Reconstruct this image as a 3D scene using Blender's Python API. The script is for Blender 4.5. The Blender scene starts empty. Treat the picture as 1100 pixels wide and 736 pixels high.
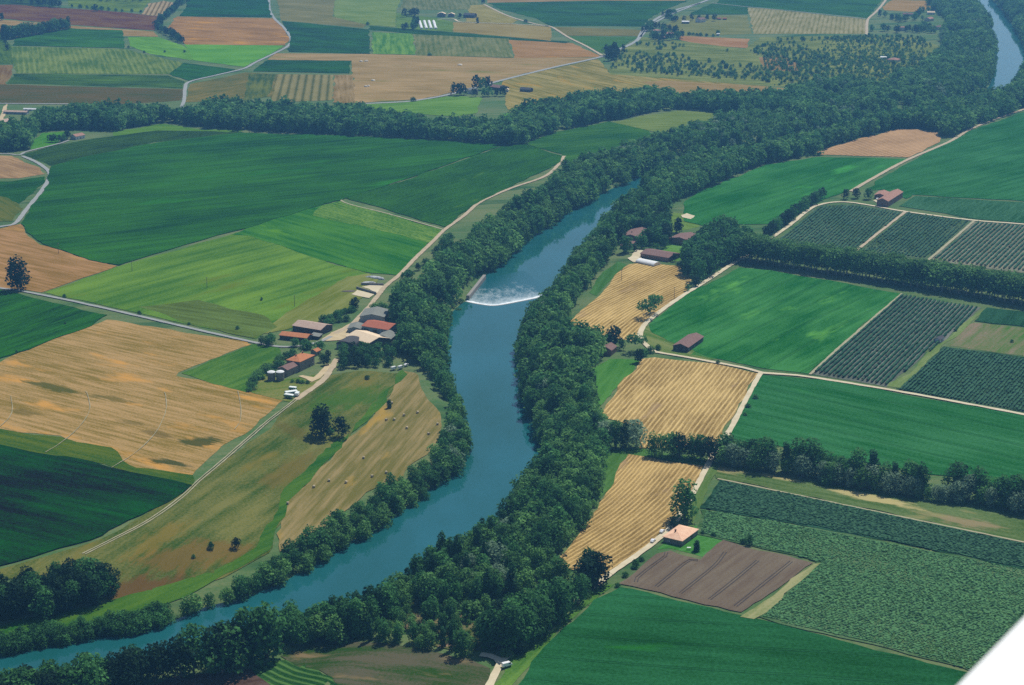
import bpy, math, random
import numpy as np
from mathutils import Vector, Matrix
from mathutils.geometry import delaunay_2d_cdt

random.seed(7)
rng = np.random.default_rng(7)
sc = bpy.context.scene
COL = sc.collection
PI = math.pi

# ------------------------------------------------------------------ camera
CAM_H = 370.0
FPX = 1900.0                      # focal length in pixels of a 1100 px wide picture
HORIZON = -200.0
TILT = math.atan((368.0 - HORIZON) / FPX)
cd = bpy.data.cameras.new('camera')
cam = bpy.data.objects.new('camera', cd)
COL.objects.link(cam)
cam.location = (0, 0, CAM_H)
cam.rotation_euler = (PI / 2 - TILT, 0, 0)
cd.sensor_width = 36.0
cd.lens = 36.0 * FPX / 1100.0
cd.clip_start = 0.1
cd.clip_end = 40000
cd.dof.use_dof = True
cd.dof.focus_distance = 1000
cd.dof.aperture_fstop = 8.0
sc.camera = cam
_c, _s = math.cos(TILT), math.sin(TILT)


def ray(p):
    p = np.atleast_2d(np.asarray(p, float))
    x = (p[:, 0] - 550.0) / FPX
    y = -(p[:, 1] - 368.0) / FPX
    return np.c_[x, _c + y * _s, -_s + y * _c]


def flat(p, z=0.0):
    d = ray(p)
    k = (z - CAM_H) / d[:, 2]
    return np.c_[d[:, 0] * k, d[:, 1] * k]


def to_px(P):
    """screen position of world points (N,3): used only to rank trees by size and to skip what is out of view"""
    P = np.atleast_2d(P)
    z = P[:, 2] - CAM_H
    dep = P[:, 1] * _c - z * _s
    up = P[:, 1] * _s + z * _c
    return np.c_[550 + FPX * P[:, 0] / dep, 368 - FPX * up / dep, dep]


# ------------------------------------------------------------------ geometry helpers
def catmull(pts, n=6, closed=False):
    pts = np.asarray(pts, float)
    N = len(pts)
    out = []
    rngi = range(N) if closed else range(N - 1)
    for i in rngi:
        if closed:
            p0, p1, p2, p3 = pts[(i - 1) % N], pts[i], pts[(i + 1) % N], pts[(i + 2) % N]
        else:
            p1, p2 = pts[i], pts[i + 1]
            p0 = pts[i - 1] if i else 2 * p1 - p2
            p3 = pts[i + 2] if i + 2 < N else 2 * p2 - p1
        for k in range(n):
            t = k / n
            out.append(0.5 * (2 * p1 + (p2 - p0) * t + (2 * p0 - 5 * p1 + 4 * p2 - p3) * t * t + (3 * p1 - p0 - 3 * p2 + p3) * t ** 3))
    if not closed:
        out.append(pts[-1])
    return np.array(out)


def resample(P, step, closed=False):
    P = np.asarray(P, float)
    Q = np.vstack([P, P[:1]]) if closed else P
    seg = np.hypot(*(np.diff(Q, axis=0).T))
    s = np.r_[0, np.cumsum(seg)]
    n = max(2, int(round(s[-1] / step)))
    t = np.linspace(0, s[-1], n + (0 if closed else 1), endpoint=not closed)
    return np.c_[np.interp(t, s, Q[:, 0]), np.interp(t, s, Q[:, 1])]


def densify(P, step):
    """closed polygon with its corners kept and long edges cut"""
    out = []
    N = len(P)
    for i in range(N):
        a, b = P[i], P[(i + 1) % N]
        n = max(1, int(math.ceil(math.hypot(*(b - a)) / step)))
        for k in range(n):
            out.append(a + (b - a) * k / n)
    return np.array(out)


def inside(poly, P):
    x, y = P[:, 0], P[:, 1]
    r = np.zeros(len(P), bool)
    N = len(poly)
    for i in range(N):
        x1, y1 = poly[i]
        x2, y2 = poly[(i + 1) % N]
        if y1 == y2:
            continue
        c = ((y1 > y) != (y2 > y)) & (x < (x2 - x1) * (y - y1) / (y2 - y1) + x1)
        r ^= c
    return r


def pdist(poly, P, closed=True):
    d = np.full(len(P), 1e12)
    N = len(poly)
    for i in range(N if closed else N - 1):
        a = poly[i]
        b = poly[(i + 1) % N]
        ab = b - a
        L = (ab @ ab) + 1e-12
        t = np.clip(((P[:, 0] - a[0]) * ab[0] + (P[:, 1] - a[1]) * ab[1]) / L, 0, 1)
        dx = P[:, 0] - a[0] - t * ab[0]
        dy = P[:, 1] - a[1] - t * ab[1]
        d = np.minimum(d, dx * dx + dy * dy)
    return np.sqrt(d)


def sdist(poly, P):
    d = pdist(poly, P)
    return np.where(inside(poly, P), -d, d)


def smooth(t):
    t = np.clip(t, 0, 1)
    return t * t * (3 - 2 * t)


# ------------------------------------------------------------------ the river and the lie of the land
WATER_UP, WATER_DOWN = -8.2, -9.8
RIVER_L = [(-160, 735), (-60, 716), (0, 708), (60, 698), (98, 690), (134, 686), (165, 680), (186, 675), (225, 658), (270, 646), (309, 631), (337, 614),
           (373, 591), (404, 575), (438, 552), (466, 531), (489, 515), (501, 492), (502, 468), (498, 446), (489, 427), (482, 406),
           (479, 380), (480, 364), (489, 341), (504, 325), (520, 301), (550, 277), (573, 255), (607, 232), (640, 213),
           (672, 198), (705, 184), (760, 168), (820, 160), (875, 147), (930, 134), (985, 124), (1030, 110), (1060, 98), (1069, 84),
           (1071, 55), (1064, 22), (1044, 0), (1015, -25), (985, -50), (965, -80)]
RIVER_R = [(-160, 800), (-60, 778), (40, 737), (100, 723), (160, 709), (220, 699), (270, 690), (310, 682), (345, 676), (385, 669), (415, 652),
           (440, 632), (460, 616), (482, 602), (516, 586), (541, 562), (558, 541), (579, 516), (585, 496), (576, 470), (566, 449),
           (559, 425), (555, 395), (557, 366), (570, 346), (586, 330), (601, 308), (616, 285), (634, 264), (650, 243),
           (666, 222), (692, 203), (725, 188), (775, 175), (835, 164), (890, 151), (945, 136), (998, 123), (1045, 112), (1080, 101), (1096, 84),
           (1102, 66), (1092, 40), (1079, 18), (1060, -4), (1030, -28), (1000, -52), (978, -82)]
RL = catmull(flat(RIVER_L, -9.0), 4)
RR = catmull(flat(RIVER_R, -9.0), 4)
RIVER = np.vstack([RL, RR[::-1]])
LOW = flat([(430, 401), (410, 430), (383, 460), (345, 494), (304, 536), (294, 561), (275, 592), (230, 616), (170, 634), (100, 654), (0, 674),
            (-120, 700), (-300, 900), (200, 800), (520, 560), (540, 420), (500, 380), (462, 388)], -6.0)


def hgt_exact(P):
    P = np.atleast_2d(P)[:, :2]
    cap = np.zeros(len(P))
    near = (P[:, 0] < 60) & (P[:, 1] < 1750)
    if near.any():
        Q = P[near]
        cap[near] = -6.0 * (1 - smooth((sdist(LOW, Q)) / 34.0))
    h = cap.copy()
    d = sdist(RIVER, P)
    bank = -12.0 + 12.0 * smooth((d + 4.0) / 34.0)
    return np.minimum(cap, bank)


def axis(lo, hi, step, ext):
    core = np.arange(lo, hi + 0.1, step)
    neg = [lo - e for e in ext][::-1]
    pos = [hi + e for e in ext]
    return np.r_[neg, core, pos]


EXT = [40, 150, 500, 1500, 3500]
gx = axis(-1250, 1350, 8.0, EXT)
gy = axis(560, 3900, 8.0, EXT)
GX, GY = np.meshgrid(gx, gy)
GP = np.c_[GX.ravel(), GY.ravel()]
GZ = np.zeros(len(GP))
# only the river corridor and the low meadow differ from the plain
_bb = np.zeros(len(GP), bool)
for q in resample(RIVER, 30.0, True):
    _bb |= (np.abs(GP[:, 0] - q[0]) < 80) & (np.abs(GP[:, 1] - q[1]) < 80)
_bb |= (GP[:, 0] < 60) & (GP[:, 1] < 1750)
GZ[_bb] = hgt_exact(GP[_bb])
HG = GZ.reshape(len(gy), len(gx))


def hgt(P):
    P = np.atleast_2d(P)[:, :2]
    i = np.clip(np.searchsorted(gx, P[:, 0]) - 1, 0, len(gx) - 2)
    j = np.clip(np.searchsorted(gy, P[:, 1]) - 1, 0, len(gy) - 2)
    u = np.clip((P[:, 0] - gx[i]) / (gx[i + 1] - gx[i]), 0, 1)
    v = np.clip((P[:, 1] - gy[j]) / (gy[j + 1] - gy[j]), 0, 1)
    return (HG[j, i] * (1 - u) + HG[j, i + 1] * u) * (1 - v) + (HG[j + 1, i] * (1 - u) + HG[j + 1, i + 1] * u) * v


def ground(p, off=0.0):
    """pixel of the photograph -> point (x, y, z) on the land"""
    p = np.atleast_2d(np.asarray(p, float))
    z = np.zeros(len(p))
    d = ray(p)
    for _ in range(9):
        k = (z - CAM_H) / d[:, 2]
        q = np.c_[d[:, 0] * k, d[:, 1] * k]
        z = 0.5 * z + 0.5 * hgt(q)
    return np.c_[q, hgt(q) + off]


def gxy(p):
    return ground(p)[:, :2]


# ------------------------------------------------------------------ scene helpers
def mesh_obj(name, verts, faces, mat=None, parent=None, attrs=None, smoothf=False):
    me = bpy.data.meshes.new(name)
    me.from_pydata([tuple(map(float, v)) for v in verts], [], [tuple(int(i) for i in f) for f in faces])
    if mat:
        me.materials.append(mat)
    me.update()
    if smoothf:
        me.shade_smooth()
    o = bpy.data.objects.new(name, me)
    COL.objects.link(o)
    if parent is not None:
        o.parent = parent
    return o


def quad_mesh(name, V, tint=None, mat=None, tint2=None):
    """fast mesh of separate quads: V (N,4,3)"""
    n = len(V)
    me = bpy.data.meshes.new(name)
    me.vertices.add(n * 4)
    me.vertices.foreach_set('co', np.ascontiguousarray(V, np.float32).ravel())
    me.loops.add(n * 4)
    me.loops.foreach_set('vertex_index', np.arange(n * 4, dtype=np.int32))
    me.polygons.add(n)
    me.polygons.foreach_set('loop_start', np.arange(0, n * 4, 4, dtype=np.int32))
    me.update(calc_edges=True)
    for nm, tt in (('tint', tint), ('tree_tint', tint2)):
        if tt is not None:
            a = me.attributes.new(nm, 'FLOAT', 'FACE')
            a.data.foreach_set('value', np.ascontiguousarray(tt, np.float32))
    if mat:
        me.materials.append(mat)
    return me


def tag(o, label, cat=None, group=None, kind=None):
    o['label'] = label
    if cat:
        o['category'] = cat
    if group:
        o['group'] = group
    if kind:
        o['kind'] = kind
    return o


def empty(name, loc, rz=0.0):
    o = bpy.data.objects.new(name, None)
    o.empty_display_size = 2
    o.location = tuple(map(float, loc))
    o.rotation_euler = (0, 0, rz)
    COL.objects.link(o)
    return o


# ------------------------------------------------------------------ colour
def lin(c):
    c = np.asarray(c, float) / 255.0
    return np.where(c <= 0.04045, c / 12.92, ((c + 0.055) / 1.055) ** 2.4)


HAZE_D = 0.000105
AIR = np.array([0.07, 0.23, 0.42])
KLIT = np.array([1.34, 1.34, 1.30])


def albedo(rgb, dist):
    """base colour of a thing that shows as rgb (0-255) in the photo at this distance through clear-day haze"""
    T = math.exp(-HAZE_D * dist * 1.0)
    a = (lin(rgb) - (1 - T) * AIR) / T / KLIT
    return np.clip(a, 0.006, 0.85)


# ------------------------------------------------------------------ materials
def new_mat(name):
    m = bpy.data.materials.new(name)
    m.use_nodes = True
    nt = m.node_tree
    nt.nodes.clear()
    out = nt.nodes.new('ShaderNodeOutputMaterial')
    b = nt.nodes.new('ShaderNodeBsdfPrincipled')
    nt.links.new(b.outputs[0], out.inputs[0])
    b.inputs['Roughness'].default_value = 0.9
    b.inputs['Specular IOR Level'].default_value = 0.0
    return m, nt, b


def N(nt, typ, **kw):
    n = nt.nodes.new(typ)
    for k, v in kw.items():
        if k.startswith('i_'):
            n.inputs[k[2:]].default_value = v
        else:
            setattr(n, k, v)
    return n


def math_(nt, op, a, b=None, clamp=False):
    n = nt.nodes.new('ShaderNodeMath')
    n.operation = op
    n.use_clamp = clamp
    for i, v in enumerate((a, b)):
        if v is None:
            continue
        if isinstance(v, (int, float)):
            n.inputs[i].default_value = v
        else:
            nt.links.new(v, n.inputs[i])
    return n.outputs[0]


def mixc(nt, f, a, b):
    n = nt.nodes.new('ShaderNodeMix')
    n.data_type = 'RGBA'
    for idx, v in ((0, f), (6, a), (7, b)):
        if isinstance(v, (int, float)):
            n.inputs[idx].default_value = v
        elif hasattr(v, 'is_linked'):
            nt.links.new(v, n.inputs[idx])
        else:
            n.inputs[idx].default_value = (*[float(q) for q in v[:3]], 1)
    return n.outputs[2]


def noise(nt, vec, scale, detail=2.0, rough=0.55):
    n = N(nt, 'ShaderNodeTexNoise', i_Scale=scale, i_Detail=detail, i_Roughness=rough)
    nt.links.new(vec, n.inputs['Vector'])
    return n.outputs[0]


def scaled(nt, vec, s):
    n = nt.nodes.new('ShaderNodeVectorMath')
    n.operation = 'MULTIPLY'
    nt.links.new(vec, n.inputs[0])
    n.inputs[1].default_value = s
    return n.outputs[0]


def field_mat(name, ca, cb, ang=0.0, streak=(4.0, 1.0), patch=(70.0, 0.8), grain=(1.6, 0.5), wave=None, third=None, bump=0.3, wdist=0.0, seed=0.0, blots=None, tram=None):
    """ground cover: two colours mixed by streaks along the working direction, patches, grain and optional drill rows"""
    m, nt, b = new_mat(name)
    tc = N(nt, 'ShaderNodeTexCoord')
    mp = N(nt, 'ShaderNodeMapping')
    mp.vector_type = 'POINT'
    mp.inputs['Rotation'].default_value = (0, 0, -ang)
    mp.inputs['Location'].default_value = (seed * 37.1, seed * 91.7, 0)
    nt.links.new(tc.outputs['Object'], mp.inputs[0])
    v = mp.outputs[0]                # x runs along the rows, y across
    acc = 0.5
    parts = []
    if streak:
        sv = scaled(nt, v, (1 / (streak[0] * 14), 1 / streak[0], 0))
        parts.append((noise(nt, sv, 1.0, 3.0, 0.6), streak[1]))
    if patch:
        pv = scaled(nt, v, (1 / (patch[0] * 1.8), 1 / patch[0], 0))
        pn = noise(nt, pv, 1.0, 3.0, 0.6)
        parts.append((pn, patch[1]))
    if grain:
        parts.append((noise(nt, scaled(nt, v, (1 / grain[0], 1 / grain[0], 0)), 1.0, 2.0, 0.7), grain[1]))
    for o, a in parts:
        t = math_(nt, 'MULTIPLY', math_(nt, 'SUBTRACT', o, 0.5), a * 2.7)
        acc = math_(nt, 'ADD', t, acc)
    hsrc = parts[-1][0] if parts else None
    if wave:
        sep = N(nt, 'ShaderNodeSeparateXYZ')
        nt.links.new(v, sep.inputs[0])
        y = sep.outputs[1]
        if wdist:
            dn = noise(nt, scaled(nt, v, (1 / 220.0, 1 / 170.0, 0)), 1.0, 0.0)
            y = math_(nt, 'ADD', y, math_(nt, 'MULTIPLY', math_(nt, 'SUBTRACT', dn, 0.5), wdist))
        fn = noise(nt, scaled(nt, v, (1 / 12.0, 1 / 1.6, 0)), 1.0, 4.0, .7)
        y = math_(nt, 'ADD', y, math_(nt, 'MULTIPLY', math_(nt, 'SUBTRACT', fn, 0.5), wave[0] * .5))
        s = math_(nt, 'SINE', math_(nt, 'MULTIPLY', y, 2 * PI / wave[0]))
        s2 = math_(nt, 'POWER', math_(nt, 'ADD', math_(nt, 'MULTIPLY', s, 0.5), 0.5), 2.6)
        acc = math_(nt, 'ADD', acc, math_(nt, 'SUBTRACT', math_(nt, 'MULTIPLY', s2, wave[1]), wave[1] * .38))
        hsrc = s
    acc = math_(nt, 'MULTIPLY', acc, 1.0, clamp=True)
    c = mixc(nt, acc, ca, cb)
    if third is not None:
        col3, sz, thr = third
        tn = noise(nt, scaled(nt, v, (1 / (sz * 3.0), 1 / sz, 0)), 1.0, 4.0, 0.6)
        f = math_(nt, 'MULTIPLY', math_(nt, 'SUBTRACT', tn, thr), 9.0, clamp=True)
        c = mixc(nt, f, c, col3)
    if tram:                                   # pairs of bare wheel lines the sprayer keeps using
        st_ = N(nt, 'ShaderNodeSeparateXYZ')
        nt.links.new(v, st_.inputs[0])
        wn_ = noise(nt, scaled(nt, v, (1 / 160.0, 1 / 120.0, 0)), 1.0, 0.0)
        yy = math_(nt, 'ADD', st_.outputs[1], math_(nt, 'MULTIPLY', wn_, 10.0))
        fr = math_(nt, 'ABSOLUTE', math_(nt, 'SUBTRACT', math_(nt, 'FRACT', math_(nt, 'DIVIDE', yy, tram[0])), 0.5))
        ln_ = math_(nt, 'SUBTRACT', 1.0, math_(nt, 'MULTIPLY', math_(nt, 'ABSOLUTE', math_(nt, 'SUBTRACT', fr, .9 / tram[0])), tram[0] / .55), clamp=True)
        br = noise(nt, scaled(nt, v, (1 / 30.0, 1 / 8.0, 0)), 1.0, 2.0)
        f = math_(nt, 'MULTIPLY', ln_, math_(nt, 'MULTIPLY', br, tram[1] * 1.6), clamp=True)
        c = mixc(nt, f, c, [q * .45 for q in ca])
    # stains with a place of their own: (x, y, half length, half width, turn, colour, strength)
    for bx, by, ra, rb, rt, colb, st in blots or []:
        mb = N(nt, 'ShaderNodeMapping')
        mb.vector_type = 'TEXTURE'
        mb.inputs['Location'].default_value = (bx, by, 0)
        mb.inputs['Rotation'].default_value = (0, 0, rt)
        mb.inputs['Scale'].default_value = (ra, rb, 1e6)
        nt.links.new(tc.outputs['Object'], mb.inputs[0])
        ln = N(nt, 'ShaderNodeVectorMath')
        ln.operation = 'LENGTH'
        nt.links.new(mb.outputs[0], ln.inputs[0])
        nb = noise(nt, scaled(nt, v, (1 / 22.0, 1 / 6.0, 0)), 1.0, 4.0, .7)
        f = math_(nt, 'SUBTRACT', 1.0, ln.outputs['Value'])
        f = math_(nt, 'ADD', f, math_(nt, 'MULTIPLY', math_(nt, 'SUBTRACT', nb, 0.5), 2.6))
        f = math_(nt, 'MULTIPLY', math_(nt, 'MULTIPLY', f, 2.2, clamp=True), st)
        c = mixc(nt, f, c, colb)
    nt.links.new(c, b.inputs['Base Color'])
    if hsrc is not None and bump:
        bm = N(nt, 'ShaderNodeBump', i_Strength=bump, i_Distance=0.5)
        nt.links.new(hsrc, bm.inputs['Height'])
        nt.links.new(bm.outputs[0], b.inputs['Normal'])
    return m


def plain_mat(name, col, col2=None, size=2.0, rough=0.85, spec=0.2, amount=1.0, stretch=(1, 1, 1), metallic=0.0):
    m, nt, b = new_mat(name)
    b.inputs['Roughness'].default_value = rough
    b.inputs['Specular IOR Level'].default_value = spec
    b.inputs['Metallic'].default_value = metallic
    col2 = col2 if col2 is not None else [q * 0.7 for q in col]
    tc = N(nt, 'ShaderNodeTexCoord')
    n = noise(nt, scaled(nt, tc.outputs['Object'], tuple(s / size for s in stretch)), 1.0, 4.0, 0.65)
    f = math_(nt, 'MULTIPLY', math_(nt, 'ADD', math_(nt, 'MULTIPLY', math_(nt, 'SUBTRACT', n, 0.5), 2.4), 0.5), amount, clamp=True)
    nt.links.new(mixc(nt, f, col, col2), b.inputs['Base Color'])
    return m


def leaf_mat(name, ca, cb, trans=0.38):
    """leaves: clump tint from the mesh, tree tint from the object or (woodland) the mesh"""
    m, nt, b = new_mat(name)
    out = nt.nodes['Material Output'] if 'Material Output' in nt.nodes else [n for n in nt.nodes if n.type == 'OUTPUT_MATERIAL'][0]
    at = N(nt, 'ShaderNodeAttribute', attribute_name='tint')
    at2 = N(nt, 'ShaderNodeAttribute', attribute_name='tree_tint')
    oi = N(nt, 'ShaderNodeObjectInfo')
    f = math_(nt, 'ADD', math_(nt, 'MULTIPLY', at.outputs['Fac'], 0.5),
              math_(nt, 'MULTIPLY', math_(nt, 'FRACT', math_(nt, 'ADD', at2.outputs['Fac'], oi.outputs['Random'])), 0.6), clamp=True)
    c = mixc(nt, f, ca, cb)
    nt.links.new(c, b.inputs['Base Color'])
    b.inputs['Roughness'].default_value = 0.7
    b.inputs['Specular IOR Level'].default_value = 0.06
    tr = N(nt, 'ShaderNodeBsdfTranslucent')
    nt.links.new(c, tr.inputs[0])
    mx = N(nt, 'ShaderNodeMixShader', i_Fac=trans)
    nt.links.new(b.outputs[0], mx.inputs[1])
    nt.links.new(tr.outputs[0], mx.inputs[2])
    nt.links.new(mx.outputs[0], out.inputs[0])
    return m


# ------------------------------------------------------------------ light
SUN_AZ = np.array([0.55, 0.83])          # towards the sun: beyond the scene, a little to the right
SUN_EL = math.radians(58)
hx, hy = SUN_AZ / np.hypot(*SUN_AZ)
sund = Vector((hx * math.cos(SUN_EL), hy * math.cos(SUN_EL), math.sin(SUN_EL)))
sl = bpy.data.lights.new('sun', 'SUN')
sl.energy = 4.6
sl.angle = math.radians(0.53)
sl.color = (1.0, 0.95, 0.86)
so = bpy.data.objects.new('sun', sl)
so.rotation_euler = sund.to_track_quat('Z', 'Y').to_euler()
so.location = (0, 0, 600)
COL.objects.link(so)
w = bpy.data.worlds.new('World')
sc.world = w
w.use_nodes = True
wt = w.node_tree
bg = wt.nodes['Background']
sky = wt.nodes.new('ShaderNodeTexSky')
sky.sky_type = 'NISHITA'
sky.sun_disc = False
sky.sun_elevation = SUN_EL
sky.sun_rotation = math.atan2(hx, hy)
sky.altitude = 300
sky.air_density = 1.0
sky.dust_density = 0.6
wt.links.new(sky.outputs[0], bg.inputs[0])
bg.inputs[1].default_value = 0.088
sc.view_settings.view_transform = 'Standard'
sc.view_settings.look = 'None'
sc.view_settings.exposure = 0.1
sc.view_settings.gamma = 1.0
sc.view_settings.use_curve_mapping = False
sc.cycles.max_bounces = 6
sc.cycles.diffuse_bounces = 2
sc.cycles.glossy_bounces = 2
sc.cycles.transmission_bounces = 3
sc.cycles.volume_bounces = 0
sc.cycles.use_denoising = False
# ------------------------------------------------------------------ terrain
nx, ny = len(gx), len(gy)
idx = np.arange(nx * ny).reshape(ny, nx)
F = np.stack([idx[:-1, :-1], idx[:-1, 1:], idx[1:, 1:], idx[1:, :-1]], -1).reshape(-1, 4)
me = bpy.data.meshes.new('terrain')
me.vertices.add(len(GP))
me.vertices.foreach_set('co', np.c_[GP, GZ].astype(np.float32).ravel())
me.loops.add(F.size)
me.loops.foreach_set('vertex_index', F.ravel().astype(np.int32))
me.polygons.add(len(F))
me.polygons.foreach_set('loop_start', np.arange(0, F.size, 4, dtype=np.int32))
me.update(calc_edges=True)
me.shade_smooth()
terrain = bpy.data.objects.new('terrain', me)
COL.objects.link(terrain)
me.materials.append(field_mat('meadow_ground', [0.062, 0.128, 0.040], [0.135, 0.165, 0.068], 0.3, (9, 0.7), (60, 1.0), (2.2, 0.6), None,
                              ([0.035, 0.09, 0.03], 40, 0.55), 0.4))
tag(terrain, 'grassy river plain with cut river bed and low meadow', 'terrain', kind='structure')

# ------------------------------------------------------------------ fields
_fc = [0]


def pxdir(a, b):
    q = flat([a, b])
    d = q[1] - q[0]
    return math.atan2(d[1], d[0])


def jag(P, amt):
    """small irregularities along a boundary"""
    n = len(P)
    r = rng.normal(0, 1, (n, 2))
    r = (r + np.roll(r, 1, 0) + np.roll(r, -1, 0)) / 1.7
    return P + r * amt


def sheet(name, poly_px, mat, off, edge=0.6, thick=0.0, step=9.0, drape=None, curve=False):
    P = gxy(poly_px)
    if curve:
        P = catmull(P, 5, True)
    P = densify(P, step)
    if edge:
        P = jag(P, edge)
    hz = hgt(P)
    if drape is None:
        drape = bool((hz < -0.05).any())
    if drape:
        st = 7.0
        lo, hi = P.min(0), P.max(0)
        xs, ys = np.meshgrid(np.arange(lo[0], hi[0], st), np.arange(lo[1], hi[1], st))
        G = np.c_[xs.ravel(), ys.ravel()]
        G = G[inside(P, G) & (pdist(P, G) > 2.5)]
        allp = np.vstack([P, G])
        r = delaunay_2d_cdt([Vector(p) for p in allp], [], [list(range(len(P)))], 1, 1e-4)
        V = np.array([tuple(v) for v in r[0]])
        Z = hgt(V) + off
        o = mesh_obj(name, np.c_[V, Z], r[2], mat, smoothf=True)
    elif thick:
        n = len(P)
        a2 = 0.5 * np.sum(P[:, 0] * np.roll(P[:, 1], -1) - np.roll(P[:, 0], -1) * P[:, 1])
        if a2 < 0:
            P = P[::-1]
        V = np.vstack([np.c_[P, np.full(n, thick)], np.c_[P, np.full(n, 0.02)]])
        fs = [list(range(n))] + [[i, i + n, (i + 1) % n + n, (i + 1) % n] for i in range(n)]
        o = mesh_obj(name, V, fs, mat)
    else:
        a2 = 0.5 * np.sum(P[:, 0] * np.roll(P[:, 1], -1) - np.roll(P[:, 0], -1) * P[:, 1])
        if a2 < 0:
            P = P[::-1]
        o = mesh_obj(name, np.c_[P, np.full(len(P), off)], [list(range(len(P)))], mat)
    return o


def field(name, label, cat, poly, ca, cb, d=None, thick=0.0, curve=False, off=None, edge=1.1, **kw):
    """ca / cb: the two colours the crop shows in the photo; d: two pixels along the working direction"""
    _fc[0] += 1
    i = _fc[0]
    c = np.mean(flat(poly), 0)
    dist = math.hypot(math.hypot(*c), CAM_H)
    ang = pxdir(*d) if d else 0.0
    ca, cb = np.array(ca, float), np.array(cb, float)
    ca, cb = [q.mean() + (q - q.mean()) * (.84 if q.mean() > 52 else .92) for q in (ca, cb)]
    mid, half = (ca + cb) / 2, (cb - ca) / 2
    lum = 7 if half.sum() >= 0 else -7
    ca, cb = np.clip(mid - half * 1.25 - lum, 0, 255), np.clip(mid + half * 1.25 + lum, 0, 255)
    thick = thick * .5
    t = kw.pop('third', None)
    bl = []
    for p, q, half, colb, st in kw.pop('blots', []):          # two end pixels, half width in metres
        e0, e1 = flat([p, q])
        bl.append((*(e0 + e1) / 2, np.linalg.norm(e1 - e0) / 2 + half * .5, half, math.atan2(*(e1 - e0)[::-1]), albedo(colb, dist), st))
    if t:
        t = (albedo(t[0], dist), t[1], t[2])
    m = field_mat(f'{name}_ground_{i}', albedo(ca, dist), albedo(cb, dist), ang, third=t, seed=i, blots=bl, **kw)
    if off is None:
        off = 0.10 + 0.03 * (i % 13)
    o = sheet(name, poly, m, off, edge=edge, thick=thick, curve=curve)
    tag(o, label, cat, kind='structure')
    return o


MZ = dict(streak=(6, 0.6), patch=(60, 0.8), grain=(2.2, 0.7), bump=0.5, tram=(26, .7))          # standing maize
PL = dict(streak=(5, 0.8), patch=(50, 0.7), grain=(2.0, 0.5), bump=0.3)           # bare or cut ground

# ---- left bank, from far to near
field('crop_field', 'dark green crop field at the far top left corner', 'field', [(-60, -30), (60, -30), (60, 8), (15, 6), (-60, 10)], (38, 92, 72), (60, 110, 80), ((0, 0), (60, 3)), **PL)
field('pasture', 'green hedged pasture at the top between poplar clumps', 'field', [(60, -30), (205, -30), (158, 4), (150, 13), (110, 11), (75, 7)], (70, 118, 84), (96, 134, 96), ((80, 0), (150, 6)), **PL)
field('ploughed_field', 'long grey brown ploughed strip behind the poplar row', 'field', [(-60, 5), (15, 5), (130, 13), (173, 18), (166, 33), (78, 27), (0, 20), (-60, 18)], (92, 86, 86), (108, 98, 92), ((0, 12), (165, 26)), **PL)
field('stubble_strip', 'narrow tan strip below the grey ploughed land', 'field', [(-60, 19), (0, 21), (78, 28), (166, 34), (169, 39.5), (135, 39), (75, 30), (18, 40), (0, 34), (-60, 34)], (134, 124, 104), (150, 136, 112), ((0, 21), (165, 34)), **PL)
field('vineyard_plot', 'small pale striped vineyard beside the top tree line', 'field', [(153, 15.5), (160, 4), (176, 1), (186, 3), (186, 12), (171, 18)], (150, 142, 124), (112, 116, 104), ((160, 3), (153, 15)), streak=None, patch=(40, .3), grain=(3, .4), wave=(9, .9))
field('crop_field', 'dark green crop field with a lone tree line at its top left end', 'field', [(75, 31), (131, 33), (134, 52), (14, 49), (18, 41)], (36, 102, 70), (52, 120, 78), ((20, 45), (134, 50)), thick=1.4, **MZ)
field('vineyard_plot', 'wide pale green vineyard with faint upright rows at far left', 'field', [(10, 50), (134, 53), (196, 68), (181, 80), (18, 79)], (82, 126, 88), (106, 136, 96), ((60, 52), (66, 79)), streak=(5, .9), patch=(60, .9), grain=(2, .3), wave=(8, .35))
field('meadow', 'bright lime green meadow crossed by a curved track', 'field', [(137, 40), (170, 40), (196, 49), (207, 55), (207, 65), (160, 58), (141, 50)], (96, 160, 88), (82, 146, 84), ((140, 45), (200, 58)), **PL)
field('meadow', 'bright green meadow below the brown stubble at the upper left', 'field', [(199, 48), (280, 49), (306, 49), (285, 61), (262, 72), (207, 65)], (78, 152, 82), (92, 160, 86), ((200, 56), (280, 55)), **PL)
field('stubble_field', 'orange brown stubble field inside the curved lane at top left', 'field', [(190, 18), (293, 20), (305, 30), (311, 42), (306, 49), (199, 48), (180, 30)], (158, 128, 100), (134, 116, 94), ((190, 30), (300, 38)), third=((176, 140, 98), 30, .56), **PL)
field('crop_field', 'dark teal crop field at the top edge left of the white lane', 'field', [(203, -20), (291, -20), (288, 0), (291, 19), (193, 17.5), (200, 8)], (30, 98, 84), (38, 108, 90), ((200, 5), (285, 8)), thick=1.4, **MZ)
field('crop_field', 'small dark green wedge field by the bend of the curved lane', 'field', [(199, 68), (253, 75), (203, 87), (181, 80)], (34, 102, 68), (44, 112, 74), ((199, 68), (253, 75)), thick=1.4, **MZ)
field('crop_field', 'thin dark green strip under the pale vineyard', 'field', [(16, 79.5), (181, 81), (197, 88), (197, 95), (8, 90)], (34, 96, 70), (66, 116, 80), ((20, 84), (190, 90)), **PL)
field('ploughed_field', 'purplish brown bare strip above the upper wood', 'field', [(-60, 92), (8, 91), (197, 96), (194, 108), (120, 113), (-60, 111)], (94, 94, 84), (78, 104, 76), ((0, 100), (190, 102)), **PL)
field('ploughed_field', 'small brown plot beside a tan track at the left edge', 'field', [(-60, 70), (14, 70), (12, 80), (6, 91), (-60, 91)], (112, 104, 92), (124, 114, 96), ((0, 72), (-10, 90)), **PL)
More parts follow.
